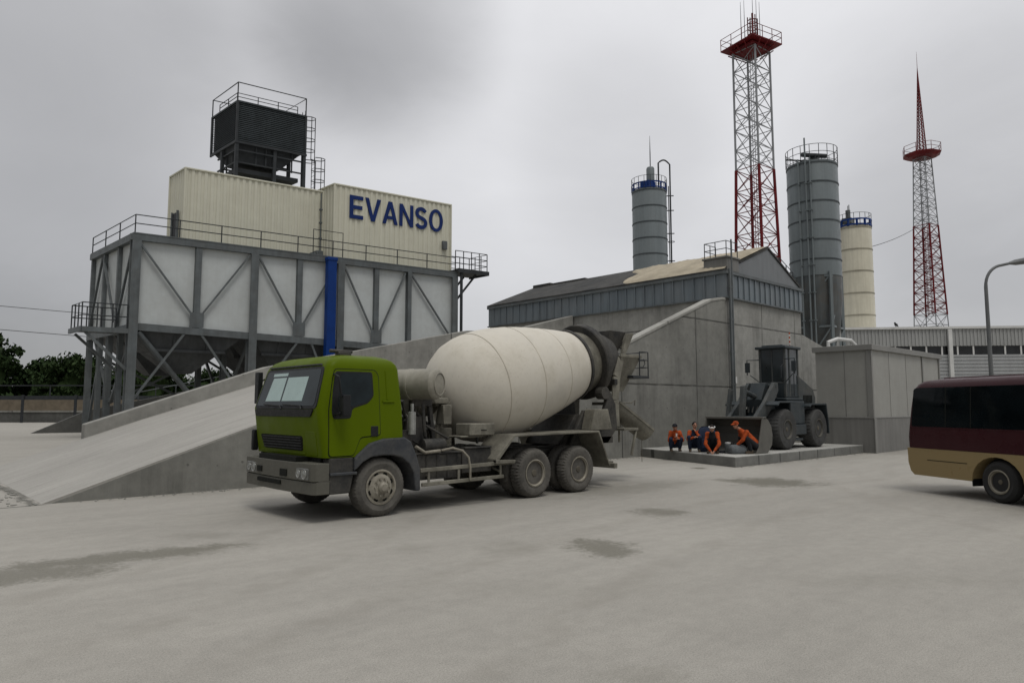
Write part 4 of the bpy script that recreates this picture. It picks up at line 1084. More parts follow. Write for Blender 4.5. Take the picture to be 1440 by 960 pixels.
# bumper
bp = [(5.90,10.86),(5.66,10.86),(5.61,10.93),(5.585,11.5),(5.565,12.25),(5.585,13.0),(5.61,13.57),(5.66,13.64),(5.90,13.64)]
mb = MB(); mb.prism(bp, uv, .70, .995)
bp2 = [(a+.012,b) for a,b in bp]; mb.prism(bp2, uv, .48, .685); mb.prism([(a+.05,b) for a,b in bp], uv, .684, .701)
bum = tb(mb,'bumper',M['bumper'],smooth=0,bevel=.022,seg=2)
mb = MB(); mb.prism([(a+.02 if a<5.8 else a-.05, b) for a,b in bp if 11.2<b<13.4]+[(5.9,13.0),(5.9,11.5)], uv, .98, 1.08); tb(mb,'bumper_gap',M['gap'],bum,smooth=0)
for v0,v1 in ((11.0,11.5),(13.05,13.52)):
    mb = MB(); mb.prism(rpoly([(v0,.70+.015),(v1,.70+.015),(v1,.91),(v0,.91)],.03), lambda a,b,d: (5.60-d,a,b), -.03, .012); hl = tb(mb,'headlight',M['lens_bk'],bum,smooth=0,bevel=.008)
    mb = MB()
    for f, r_ in ((.3,.075),(.72,.06)): mb.lathe([(r_+.012,0),(r_+.01,.012),(r_,.012),(r_*.9,.004),(r_*.4,.012),(0,.016)],(5.588,v0+(v1-v0)*f,.812),(-1,0,0),20)
    tb(mb,'headlight_reflector',M['lens'],bum)
mb = MB()
for (v0,v1,z0,z1) in ((11.76,12.02,.74,.86),(12.78,12.98,.76,.86),(12.0,12.95,.585,.655)): mb.box((5.56,v0,z0),(5.60,v1,z1))
tb(mb,'bumper_slot',M['gap'],bum,smooth=0)
# step block and front mudguard, both sides
for sg in (1,-1):
    mir = (lambda a,b,d: (a, 10.84+d, b)) if sg==1 else (lambda a,b,d: (a, 13.66-d, b))
    mb = MB(); mb.prism([(5.905,.47),(6.30,.47),(6.36,.75),(6.36,1.075),(5.905,1.075)], mir, .02, .4); tb(mb,'step_block',M['chassis'],smooth=0,bevel=.02)
    mb = MB(); mb.prism([(5.91,.78),(6.42,.78),(6.42,.83),(5.91,.83)], mir, -.01, .3); tb(mb,'step',M['fender'],smooth=0,bevel=.01)
    outer = [(6.36,1.06),(6.48,1.16),(6.66,1.30),(6.95,1.375),(7.40,1.385),(7.53,1.31),(7.66,1.05),(7.74,.8),(7.75,.40)]
    inner = [(7.64,.40),(7.60,.72),(7.50,.90),(7.34,1.02),(7.15,1.072),(6.93,1.082),(6.70,1.06),(6.53,.98),(6.42,.88),(6.36,.84)]
    mb = MB(); mb.prism(outer+inner, mir, -.015, .42); tb(mb,'mudguard',M['fender'],smooth=0,bevel=.025,seg=2)
# wheels
for sg, y in ((-1,11.05),(1,13.45)):
    wheel(tr,(6.94,y,.522),.522,.32,sg,.30,False,M['tyre'],96,.012,48,TO,.1)
    for u in (10.80,12.22):
        wheel(tr,(u,y-.02*sg*-1,.522),.53,.30,sg,.285,True,M['tyre'],96,.026,48,TO,.1)
        wheel(tr,(u,y-sg*.36,.522),.53,.28,sg,.285,True,M['tyre'],72,.02,36,TO,.1)
# chassis
mb = MB()
for v in (11.85,12.65): mb.box((5.95,v-.05,.72),(13.6,v+.05,1.02))
for u in (6.94,10.80,12.22): mb.tube((u,11.1,.52),(u,13.4,.52),.085,10); mb.ball((u,12.25,.52),(.22,.22,.2),12,8)
for u in (7.6,8.6,9.6,11.5,13.4): mb.box((u-.06,11.9,.76),(u+.06,12.6,.98))
mb.box((6.1,11.5,.6),(7.3,13.0,1.05)); mb.box((7.7,11.75,.6),(8.6,12.7,.95)); mb.tube((7.5,12.25,.75),(10.7,12.25,.6),.06,8)
mb.box((10.9,11.6,.78),(12.1,11.75,.95)); mb.box((10.9,12.75,.78),(12.1,12.9,.95))
tb(mb,'chassis',M['chassis'],bevel=.01)
# side boxes, tanks and guard between cab and rear wheels (both sides)
for sg in (1,-1):
    F = lambda u,v,z: (u, v if sg==1 else 24.5-v, z)
    mb = MB(); mb.box(F(7.80,11.02,.56),F(8.86,11.7,1.03)); mb.box(F(8.95,11.1,.62),F(9.72,11.7,1.10)); mb.box(F(9.0,11.06,1.1),F(9.7,11.7,1.135)); mb.box(F(7.45,11.0,1.035),F(8.9,11.7,1.065))
    for u in (8.0,8.25,8.5,8.75): mb.box(F(u,11.0,.58),F(u+.025,11.021,1.02))
    tb(mb,'side_tank',M['chassis'],smooth=0,bevel=.015)
    mb = MB(); mb.bar(F(7.80,10.92,.755),F(10.2,10.92,.79),.05,.075); mb.bar(F(7.84,10.92,.49),F(9.9,10.92,.515),.05,.07)
    for u in (8.0,8.72,9.82): mb.bar(F(u,10.92,.5),F(u,10.92,.76),.05,.03)
    for u in (8.02,9.8): mb.bar(F(u,10.92,.62),F(u,11.6,.8),.04)
    tb(mb,'side_guard',M['dusty'],smooth=0,bevel=.008)
    # rear mudguard: flat top with slanted ends
    mb = MB(); y0, y1 = 10.83, 11.62
    pr = [(9.62,.80),(9.66,.80),(10.16,1.315),(12.84,1.335),(13.22,.55),(13.27,.55),(12.88,1.38),(10.12,1.36),(9.62,.88)]
    mb.prism(pr, lambda a,b,d: F(a,d,b), y0, y1); mb.prism([(9.62,.78),(10.15,.78),(10.17,.84),(9.62,.86)], lambda a,b,d: F(a,d,b), y0-.01, y0+.1)
    mb.prism([(9.64,.85),(10.1,1.32),(10.16,1.32),(10.2,.86)], lambda a,b,d: F(a,d,b), y1-.02, y1)
    tb(mb,'rear_mudguard',M['dusty'],smooth=0,bevel=.012)
# water tank across the frame behind the cab
mb = MB(); mb.lathe([(0,-.03),(.22,-.03),(.27,0),(.29,.02),(.30,.05),(.305,.06),(.30,.07),(.30,.55),(.308,.56),(.308,.62),(.30,.63),(.30,1.75),(.29,1.8),(0,1.82)],(8.26,11.0,2.38),(-.42,.9075,0),36)
mb.ring((8.275,10.967,2.38),(-.42,.9075,0),.215,.01,28,5)
tb(mb,'water_tank',M['tank'])
mb = MB(); mb.box((8.0,11.5,1.95),(8.5,11.62,2.15)); mb.box((8.0,12.9,1.95),(8.5,13.02,2.15))
for v in (11.56,12.96): mb.bar((8.05,v,2.05),(7.95,v,1.0),.09); mb.bar((8.45,v,2.05),(8.6,v,1.0),.09)
mb.bar((7.9,11.56,1.55),(8.6,11.56,1.55),.07); mb.bar((7.9,12.96,1.55),(8.6,12.96,1.55),.07); mb.bar((8.0,11.5,1.5),(8.0,13.0,1.5),.08); mb.bar((8.5,11.5,1.5),(8.5,13.0,1.5),.08)
tb(mb,'tank_frame',M['chassis'],smooth=0,bevel=.01)
# drum drive, pump and pipes
mb = MB(); mb.box((8.62,11.75,1.05),(9.2,12.75,1.5)); mb.bar((8.75,11.75,1.0),(8.95,11.75,2.3),.1); mb.bar((8.75,12.75,1.0),(8.95,12.75,2.3),.1); mb.box((8.7,11.65,1.95),(9.1,12.85,2.05))
mb.lathe([(.3,-.55),(.34,-.3),(.36,-.1),(.3,.0)],(9.0,12.25,2.12),(.98,0,.2),20); mb.box((8.6,11.55,2.0),(8.95,11.8,2.12)); mb.box((8.78,11.5,1.58),(9.0,11.72,1.98))
tb(mb,'drum_drive',M['dusty'],bevel=.015)
mb = MB(); mb.box((9.1,11.05,1.36),(9.78,11.5,1.60)); mb.box((8.9,11.1,1.32),(9.5,11.5,1.36)); tb(mb,'tool_box',M['dusty'],smooth=0,bevel=.015)
mb = MB(); mb.box((9.4,11.04,1.46),(9.55,11.052,1.475)); mb.box((9.3,11.06,1.2),(9.34,11.1,1.32)); tb(mb,'tool_box_latch',M['gap'],smooth=0)
mb = MB(); mb.lathe([(.05,0),(.075,.01),(.075,.42),(.05,.43),(0,.43)],(7.66,11.0,1.42),(0,0,1),16); mb.tube((7.66,11.0,1.85),(7.66,11.0,2.0),.03,8); tb(mb,'air_filter',M['lens'])
rnd = random.Random(5)
mb = MB()
for i in range(16):
    a = V((rnd.uniform(7.5,8.4),rnd.uniform(11.05,11.7),rnd.uniform(1.1,2.1))); b = V((rnd.uniform(7.7,9.0),rnd.uniform(11.1,12.2),rnd.uniform(1.05,1.5))); m_ = (a+b)/2+V((rnd.uniform(-.1,.2),rnd.uniform(-.15,.05),rnd.uniform(-.35,-.05)))
    pts = [a*(1-f)**2+m_*2*f*(1-f)+b*f*f for f in [k/7 for k in range(8)]]; mb.path(pts, rnd.choice((.018,.024,.032)), 6)
mb.box((7.75,11.3,1.07),(8.2,12.9,1.75)); mb.box((7.5,11.1,1.06),(7.74,12.8,1.5)); mb.lathe([(.13,0),(.13,.5)],(8.0,11.15,1.2),(1,0,0),14)
tb(mb,'hydraulic_pump',M['chassis'])
mb = MB(); pts = [(8.35,11.0,1.10),(8.6,10.96,1.14),(8.82,10.93,1.08),(8.95,10.9,.95),(8.98,10.88,.75),(8.98,10.88,.5)]; mb.path(pts,.024,8); mb.path([(7.75,11.0,1.2),(7.95,10.97,1.08),(8.3,10.97,1.1)],.03,8); tb(mb,'grab_pipe',M['rim'])
# drum
DA = V((.98,0,.2)).normalized(); DO = V((10.5,12.25,2.42))
prof = [(0,-1.36),(.30,-1.355),(.46,-1.32),(.70,-1.20),(.95,-.98),(1.11,-.74),(1.20,-.48),(1.255,-.18),(1.275,.1),(1.275,.4),(1.25,.75),(1.205,1.15),(1.14,1.55),(1.06,1.98),(.97,2.42),(.885,2.78)]
mb = MB(); mb.lathe(prof, DO, DA, 72)
drum = tb(mb,'drum',M['drum'],smooth=50)
mb = MB()
for s_, r_ in ((-.30,1.235),(.78,1.247),(1.82,1.088)): mb.lathe([(r_-.02,s_-.014),(r_+.007,s_-.01),(r_+.006,s_+.01),(r_-.03,s_+.014)], DO, DA, 72)
tb(mb,'weld_band',M['weld'],drum)
mb = MB(); mb.lathe([(.86,2.76),(.92,2.78),(.92,2.86),(.86,2.88)], DO, DA, 60); tb(mb,'drum_collar',M['chassis'],drum)
mb = MB(); mb.lathe([(.86,2.86),(.80,3.3),(.78,3.34)], DO, DA, 60); tb(mb,'drum_neck',M['dusty'],drum)
mb = MB(); mb.lathe([(.7,3.30),(.96,3.30),(.985,3.33),(.985,3.5),(.96,3.53),(.80,3.55),(.72,3.9),(.60,4.25),(.55,4.25),(.55,3.4)], DO, DA, 60); tb(mb,'roller_ring',M['chassis'],drum)
# rear support, hopper and chutes
mb = MB()
for v in (11.55,12.95):
    mb.prism([(12.55,1.03),(14.0,1.03),(14.38,1.4),(14.32,2.0),(14.1,2.35),(13.85,1.85),(13.1,1.85)], uz, v-.05, v+.05)
    mb.tube((13.85,v-.12,2.28),(13.85,v+.12,2.28),.16,14)
mb.box((13.4,11.5,1.03),(14.2,13.0,1.2)); mb.box((14.3,11.5,2.5),(14.42,13.0,2.65)); mb.prism([(12.4,1.03),(13.6,1.03),(13.3,1.75),(12.9,1.75)], uz, 11.62, 12.88)
tb(mb,'rear_frame',M['chassis'],smooth=0,bevel=.012)
mb = MB(); 
for y0 in (11.15,13.02): mb = MB(); mb.prism([(12.95,1.38),(13.75,1.38),(13.6,1.88),(13.1,1.88)], uz, y0, y0+.33); tb(mb,'roller_pedestal',M['dusty'],smooth=0,bevel=.015)
mb = MB()
def trough(mb, pts, hw, t=.02):
    """open box section hopper: pts = list of (u, z, half width, depth)"""
    for (u0,z0,w0),(u1,z1,w1) in zip(pts,pts[1:]):
        for sg in (-1,1):
            a = V((u0,12.25+sg*w0,z0)); b = V((u1,12.25+sg*w1,z1))
            mb.bar(a,b,t,t)
# charge hopper, flared and open to the top
def flare(mb, c0, h0, c1, h1, t=.025):
    """four slanted plates between a lower rectangle (centre c0, half sizes h0) and an upper one"""
    def rc(c,h,o=0): return [V((c[0]-h[0]-o,c[1]-h[1]-o,c[2])),V((c[0]+h[0]+o,c[1]-h[1]-o,c[2])),V((c[0]+h[0]+o,c[1]+h[1]+o,c[2])),V((c[0]-h[0]-o,c[1]+h[1]+o,c[2]))]
    L,Hh,l,h = rc(c0,h0),rc(c1,h1),rc(c0,h0,t),rc(c1,h1,t)
    for i in range(4):
        j=(i+1)%4
        mb.hexa([L[i],L[j],l[j],l[i],Hh[i],Hh[j],h[j],h[i]])
flare(mb,(14.7,12.25,3.35),(.2,.3),(14.85,12.25,3.95),(.3,.42)); tb(mb,'charge_hopper',M['chassis'],smooth=0,bevel=.008)
mb = MB(); mb.prism([(14.9,3.32),(15.05,3.32),(15.42,3.92),(15.12,3.9)], uz, 11.72, 11.8); mb.prism([(15.1,3.5),(15.4,3.9),(15.37,3.92),(15.05,3.52)], uz, 11.8, 12.7); tb(mb,'hopper_wing',M['dusty'],smooth=0,bevel=.008)
mb = MB(); flare(mb,(14.95,12.1,2.35),(.14,.2),(15.1,12.1,3.28),(.4,.5)); mb.box((14.65,11.57,3.24),(15.55,11.6,3.32)); tb(mb,'collecting_funnel',M['dusty'],smooth=0,bevel=.008)
mb = MB()
pts = [(14.72,12.25-.6,3.2),(14.48,12.25-.66,2.7),(14.38,12.25-.68,2.1),(14.38,12.25-.7,1.42)]
for f in (lambda p: p, lambda p: (p[0],24.5-p[1],p[2])):
    mb = MB()
    for a,b in zip(pts,pts[1:]): mb.bar(f(a),f(b),.26,.06,up=(0,1,0))
    tb(mb,'funnel_stay',M['dusty'],smooth=0,bevel=.01)
mb = MB(); mb.box((15.15,11.55,2.70),(15.85,12.4,2.77)); 
for (u,v) in ((15.45,11.57),(15.83,11.57),(15.83,12.38),(15.45,12.38)): mb.tube((u,v,2.77),(u,v,3.42),.018,6)
for z in (3.0,3.2,3.42): mb.path([(15.45,11.57,z),(15.83,11.57,z),(15.83,12.38,z),(15.45,12.38,z)],.014,5)
mb.path([(15.83,11.8,3.2),(15.95,11.8,3.25),(16.0,11.8,3.12),(15.9,11.8,3.02)],.014,5)
tb(mb,'inspection_platform',M['rail'],bevel=.006)
# swivel and discharge chute
mb = MB(); mb.box((14.55,12.0,1.98),(15.0,12.5,2.06)); mb.tube((14.85,12.25,1.3),(14.85,12.25,2.3),.07,10); mb.box((14.5,11.9,1.38),(15.05,12.6,1.46)); mb.tube((14.95,11.9,1.0),(14.95,11.9,2.0),.03,8); mb.path([(14.9,11.8,2.04),(15.3,11.75,2.04),(15.42,11.72,2.12),(15.38,11.7,1.98)],.022,6)
mb.box((14.4,11.3,1.33),(15.0,13.2,1.39)); mb.bar((14.95,11.35,1.33),(14.75,11.35,.7),.06); mb.bar((14.95,13.15,1.33),(14.75,13.15,.7),.06)
tb(mb,'chute_pivot',M['dusty'],bevel=.01)
a, b = V((14.72,11.95,2.06)), V((16.0,11.8,1.30)); d = (b-a).normalized(); sx = d.cross(V((0,0,1))).normalized(); sz = sx.cross(d).normalized()
mb = MB(); n = 9; vs = []; fs = []
for p in (a,b):
    for rr in (.31,.275):
        for k in range(n):
            t = PI + PI*k/(n-1); vs.append(p + sx*math.cos(t)*rr + sz*math.sin(t)*rr*1.05)
def idx(e,l,k): return e*2*n+l*n+k
for k in range(n-1):
    fs += [(idx(0,0,k),idx(0,0,k+1),idx(1,0,k+1),idx(1,0,k)),(idx(0,1,k+1),idx(0,1,k),idx(1,1,k),idx(1,1,k+1)),(idx(0,0,k),idx(0,1,k),idx(0,1,k+1),idx(0,0,k+1)),(idx(1,0,k+1),idx(1,1,k+1),idx(1,1,k),idx(1,0,k))]
for k in (0,n-1): fs.append((idx(0,0,k),idx(1,0,k),idx(1,1,k),idx(0,1,k)))
mb.add(vs, fs)
for e_ in (a,b): pass
for sg in (-1,1): mb.bar(a+sx*sg*.30, b+sx*sg*.30, .04, .06)
mb.tube(b-d*.1-sz*.18, b-d*.1-sz*.18+V((0,0,-.75)), .008, 5)
tb(mb,'discharge_chute',M['dusty'])
mb = MB(); mb.box((13.55,11.25,.46),(13.9,13.25,.6)); mb.box((13.3,11.75,.5),(13.7,12.75,.95)); mb.bar((13.45,11.4,.6),(13.2,11.4,1.0),.05); mb.bar((13.45,13.1,.6),(13.2,13.1,1.0),.05)
mb.box((13.5,10.9,.46),(13.62,13.6,.58))
tb(mb,'rear_bar',M['dusty'],smooth=0,bevel=.012)
# ================================================================== minibus
BO = (16.97,3.88,0); BRZ = math.atan2(.872,.49)
bus = thing('minibus', 'maroon and gold minibus at the right edge of the yard', 'minibus', BO, BRZ)
W = 2.15
mb = MB(); rg = []
for z,x1,yi,r in ((1.002,2.31,0,.12),(1.25,2.32,0,.13),(1.47,2.30,0,.15),(1.9,2.285,.033,.2),(2.2,2.25,.055,.22),(2.36,2.20,.068,.25),(2.45,2.14,.095,.28),(2.52,2.03,.14,.3),(2.565,1.58,.24,.3),(2.59,1.3,.45,.3),(2.6,1.0,.7,.2)):
    pts = rrect(-4.4+yi,x1,-W+yi,-yi,.12,r); rg.append((z, pts))
loft(mb, rg); body = mb.build('upper_body', M['maroon'], bus, smooth=50)
arch = [(-.60+.0,.385)]
for k in range(13):
    t = PI - PI*k/12; arch.append((.02+.585*math.cos(t), .40+.52*math.sin(t)))
arch += [(.64,.385)]
poly = [(-4.4,.385)]+arch+[(2.14,.385),(2.24,.47),(2.30,.66),(2.31,.998),(-4.4,.998)]
mb = MB(); mb.prism(poly, lambda a,b,d: (a,d,b), -.006, -W+.006); mb.prism([(2.09,.99),(2.2,.99),(2.2,1.0),(2.09,1.0)], lambda a,b,d: (a,d,b), 0,-.02)
low = mb.build('lower_body', M['gold'], bus, smooth=0, bevel=.03, seg=2)
mb = MB(); mb.box((.7,-.008,.735),(1.75,-.003,.75)); mb.build('body_seam', M['gap'], low, smooth=0)
mb = MB(); mb.box((-.62,-.3,.39),(.68,-1.85,.985)); mb.build('wheel_housing', M['gap'], low, smooth=0)
mb = MB(); mb.box((.6,-.03,.28),(.625,-.3,.75)); mb.build('mud_flap', M['black'], bus, smooth=0)
sy = lambda z: -(z-1.47)*.075 if z > 1.47 else 0
bside = lambda a,b,d: (a, sy(b)+d, b)
mb = MB(); mb.prism(rpoly([(-4.2,1.49),(2.15,1.49),(2.10,2.33),(2.04,2.37),(-4.2,2.37)],.05), bside, -.03, .006); win = mb.build('side_window', M['busg'], bus, smooth=0)
mb = MB()
for x in (.56,1.2,-.9,-2.4): mb.prism([(x-.012,1.5),(x+.012,1.5),(x+.012,2.36),(x-.012,2.36)], bside, -.02, .009)
mb.build('window_divider', M['gap'], win, smooth=0)
mb = MB(); mb.prism([(-4.3,1.455),(2.19,1.455),(2.19,1.475),(-4.3,1.475)], bside, -.02, .008); mb.build('belt_strip', M['maroon'], bus, smooth=0)
mb = MB(); mb.path([(-4.2,-.30,2.575),(1.45,-.30,2.575)],.02,6); mb.build('roof_gutter', M['white'] if False else M['maroon'], bus)
for x in (.02,-3.3):
    for y, sg in ((-.17,1),(-W+.17,-1)):
        wheel(bus,(x,y,.425),.425,.25,sg,.235,True,M['tyre2'],72,.008,36,(0,0,0),.07)
mb = MB(); mb.tube((.02,-.3,.425),(.02,-W+.3,.425),.07,8); mb.tube((-3.3,-.3,.425),(-3.3,-W+.3,.425),.07,8); mb.box((-4,-.7,.3),(1.9,-.85,.42)); mb.box((-4,-W+.7,.3),(1.9,-W+.85,.42)); mb.build('chassis', M['gap'], bus)
mb = MB(); mb.prism(rpoly([(-W+.16,1.3),(-.16,1.3),(-.2,2.33),(-W+.2,2.33)],.08), lambda a,b,d: (-4.4+max(0,b-1.47)*.04-d,a,b), -.03, .012); mb.build('windscreen', M['busg'], bus, smooth=0)
for y in (-.32,-W+.32): mb = MB(); mb.prism(rpoly([(y-.18,.78),(y+.18,.78),(y+.18,.95),(y-.18,.95)],.04), lambda a,b,d: (-4.4-d,a,b), -.02, .015); mb.build('headlight', M['lens'], bus, smooth=0)
mb = MB(); mb.box((-4.47,-W+.03,.36),(-4.38,-.03,.66)); mb.build('bumper', M['gold'], bus, smooth=0, bevel=.03, seg=2)
mb = MB()
for y in (-.2,-W+.2): mb.box((2.19,y-.08,.85),(2.232,y+.08,1.3))
mb.build('tail_light', M['red'], bus, bevel=.01)

# ================================================================== wheel loader
LZ = .326; LO = (26.4,13.5,LZ)
ld = thing('wheel_loader', 'slate grey wheel loader with lowered bucket on the concrete slab', 'wheel loader', LO)
def lb(mb, name, m, parent=None, **k): return mb.build(name, m, parent or ld, LO, **k)
for u in (25.68,28.35):
    for y, sg in ((12.72,-1),(14.28,1)):
        wheel(ld,(u,y,LZ+.76),.76,.58,sg,.36,True,M['tyre3'],72,.03,24,LO,.12,M['rim_gr'])
mb = MB(); mb.box((26.25,13.0,.75),(29.2,14.0,1.6)); mb.box((24.9,13.05,.9),(26.2,13.95,1.5)); mb.tube((25.68,12.9,1.08),(25.68,14.1,1.08),.16,10); mb.tube((28.35,12.9,1.08),(28.35,14.1,1.08),.16,10)
mb.box((26.55,12.55,.85),(27.5,14.45,1.25)); mb.box((26.6,12.6,.62),(27.3,12.9,.72))
lb(mb,'chassis',M['loader'],smooth=0,bevel=.03)
mb = MB(); mb.box((26.3,12.62,1.25),(27.55,14.38,2.16)); mb.box((26.2,12.72,2.16),(27.7,14.28,2.28)); lb(mb,'side_panel',M['loader'],smooth=0,bevel=.05,seg=2)
# engine hood
mb = MB(); mb.prism([(27.62,1.6),(29.1,1.6),(29.15,2.3),(28.95,2.66),(27.62,3.2)], uz, 12.88, 14.12); lb(mb,'engine_hood',M['loader_l'],smooth=0,bevel=.05,seg=2)
mb = MB()
for i in range(7): mb.box((28.0+i*.12,12.862,1.9),(28.05+i*.12,12.882,2.4))
lb(mb,'hood_grille',M['gap'],smooth=0)
for v0,v1 in ((12.42,12.98),(14.02,14.58)):
    mb = MB(); mb.prism([(27.6,1.9),(27.75,2.0),(29.05,2.0),(29.2,1.3),(29.24,.85),(29.3,.85),(29.26,1.35),(29.1,2.07),(27.7,2.07),(27.55,1.95)], uz, v0, v1); lb(mb,'fender',M['loader'],smooth=0,bevel=.015)
    mb = MB(); mb.prism([(24.95,1.95),(25.1,2.08),(26.35,2.08),(26.35,2.14),(25.05,2.14),(24.9,2.0)], uz, v0, v1)
    lb(mb,'fender',M['loader'],smooth=0,bevel=.015)
# cab: floor tub, pillars, glass, roof
cu0,cu1,cv0,cv1 = 26.62,27.75,12.92,14.0
mb = MB(); mb.box((cu0,cv0,2.28),(cu1,cv1,2.85)); lcab = lb(mb,'cab',M['loader'],smooth=0,bevel=.03)
mb = MB()
for u,v in ((cu0+.03,cv0+.03),(cu0+.03,cv1-.03),(cu1-.04,cv0+.03),(cu1-.04,cv1-.03),(26.98,cv0+.03),(26.98,cv1-.03)): mb.box((u-.045,v-.045,2.3),(u+.045,v+.045,4.22))
mb.box((cu0-.005,13.44,2.8),(cu0+.03,13.5,4.22)); mb.box((cu0-.01,cv0,2.84),(cu0+.06,cv1,2.9))
lb(mb,'cab_pillar',M['loader_l'],lcab,smooth=0,bevel=.012)
mb = MB(); mb.box((cu0+.02,cv0+.02,2.86),(cu0+.035,cv1-.02,4.2)); mb.box((cu1-.03,cv0+.02,2.86),(cu1-.015,cv1-.02,4.2)); mb.box((cu0+.04,cv0+.012,2.4),(cu1-.04,cv0+.024,4.2)); mb.box((cu0+.04,cv1-.024,2.4),(cu1-.04,cv1-.012,4.2)); mb.box((26.7,13.2,2.86),(27.3,13.8,3.5)); mb.box((27.15,13.25,3.3),(27.35,13.75,3.75))
lb(mb,'cab_glass',M['lglass'],lcab,smooth=0)
mb = MB(); mb.box((cu0-.16,cv0-.1,4.21),(cu1+.08,cv1+.1,4.32)); mb.box((cu0-.0,cv0+.1,4.32),(cu1-.1,cv1-.1,4.38)); lb(mb,'cab_roof',M['loader'],lcab,smooth=0,bevel=.03,seg=2)
for v,sg in ((cv1,1),(cv0,-1)):
    mb = MB(); mb.path([(cu0,v,3.8),(cu0-.15,v+sg*.45,3.8),(cu0-.15,v+sg*.45,3.2)],.022,6); mb.box((cu0-.2,v+sg*.34,3.3),(cu0-.12,v+sg*.52,3.7)); mb.path([(cu0,v,2.9),(cu0-.12,v+sg*.35,3.2)],.018,5); lb(mb,'mirror',M['loader'],lcab)
mb = MB(); mb.path([(cu0-.02,cv0+.1,2.9),(cu0-.25,cv0+.05,3.05),(cu0-.25,cv0+.05,3.5),(cu0-.02,cv0+.08,3.6)],.018,6); mb.tube((27.2,12.86,2.35),(27.2,12.86,3.6),.016,6); lb(mb,'grab_rail',M['rail'],lcab)
for k in range(6):
    pass
mb = MB(); mb.tube((27.45,13.1,4.32),(27.45,13.1,4.92),.025,8); bpole = lb(mb,'warning_pole',M['orange'],lcab)
mb = MB()
for z in (4.45,4.62,4.79): mb.lathe([(.028,z-.04),(.028,z+.04)],(27.45,13.1,0),(0,0,1),10)
lb(mb,'pole_stripe',M['white'],lcab)
# lift arms and linkage
for v in (12.98,14.02):
    mb = MB(); mb.prism([(25.95,2.85),(25.7,2.86),(24.9,2.1),(24.15,1.55),(23.75,.95),(23.7,.55),(23.95,.5),(24.2,1.0),(24.75,1.35),(25.3,1.75),(26.0,2.55)], uz, v-.07, v+.07); lb(mb,'lift_arm',M['loader_l'],smooth=0,bevel=.015)
mb = MB(); mb.prism([(25.2,1.4),(26.3,1.4),(26.3,2.75),(25.55,2.85),(25.15,2.2)], uz, 13.2, 13.8); mb.tube((25.8,12.9,2.72),(25.8,14.1,2.72),.09,10); mb.tube((24.4,12.95,1.5),(24.4,14.05,1.5),.1,10)
lb(mb,'loader_tower',M['loader'],smooth=0,bevel=.02)
mb = MB(); mb.prism([(24.55,2.75),(24.3,2.7),(24.05,1.1),(24.3,1.1)], uz, 13.42, 13.58); mb.tube((25.3,13.5,2.3),(24.5,13.5,2.5),.1,10); mb.tube((24.6,13.5,2.5),(24.3,13.5,2.45),.05,8); mb.tube((24.15,13.5,1.2),(23.72,13.5,1.1),.07,8)
mb.prism([(24.75,2.55),(24.55,2.62),(24.2,1.2),(24.35,1.2)], uz, 14.1, 14.22)
lb(mb,'tilt_linkage',M['loader_l'],smooth=0,bevel=.012)
mb = MB()
for v in (13.12,13.88): mb.tube((26.1,v,1.3),(25.0,v,1.45),.085,10); mb.tube((25.05,v,1.45),(24.5,v,1.5),.045,8)
for k in range(4): mb.path([(26.2,13.1+k*.2,2.3),(25.7,13.1+k*.2,2.45-k*.05),(25.3,13.15+k*.2,2.1),(25.0,13.2+k*.15,1.7)],.025,6)
lb(mb,'lift_cylinder',M['chassis'])
# bucket: curved shell and end plates
inner = [(22.62,.36),(23.30,.375),(23.52,.46),(23.66,.66),(23.70,.95),(23.64,1.22),(23.45,1.42),(23.25,1.50)]
outer = [(23.27,1.55),(23.5,1.47),(23.70,1.25),(23.77,.95),(23.73,.62),(23.57,.40),(23.32,.335),(22.60,.333)]
mb = MB(); mb.prism(inner+outer, uz, 12.12, 14.32)
for v in (12.08,14.30): mb.prism([(22.60,.333),(23.4,.333),(23.72,.6),(23.77,.95),(23.70,1.25),(23.48,1.48),(23.25,1.56),(23.1,1.52),(22.75,.5)], uz, v, v+.05)
mb.box((23.1,12.08,1.50),(23.35,14.35,1.58)); mb.prism([(23.7,.5),(23.95,.6),(23.95,1.3),(23.7,1.3)], uz, 13.3, 13.4); mb.prism([(23.7,.5),(23.95,.6),(23.95,1.3),(23.7,1.3)], uz, 13.6, 13.7)
lb(mb,'bucket',M['bucket'],smooth=0,bevel=.01)
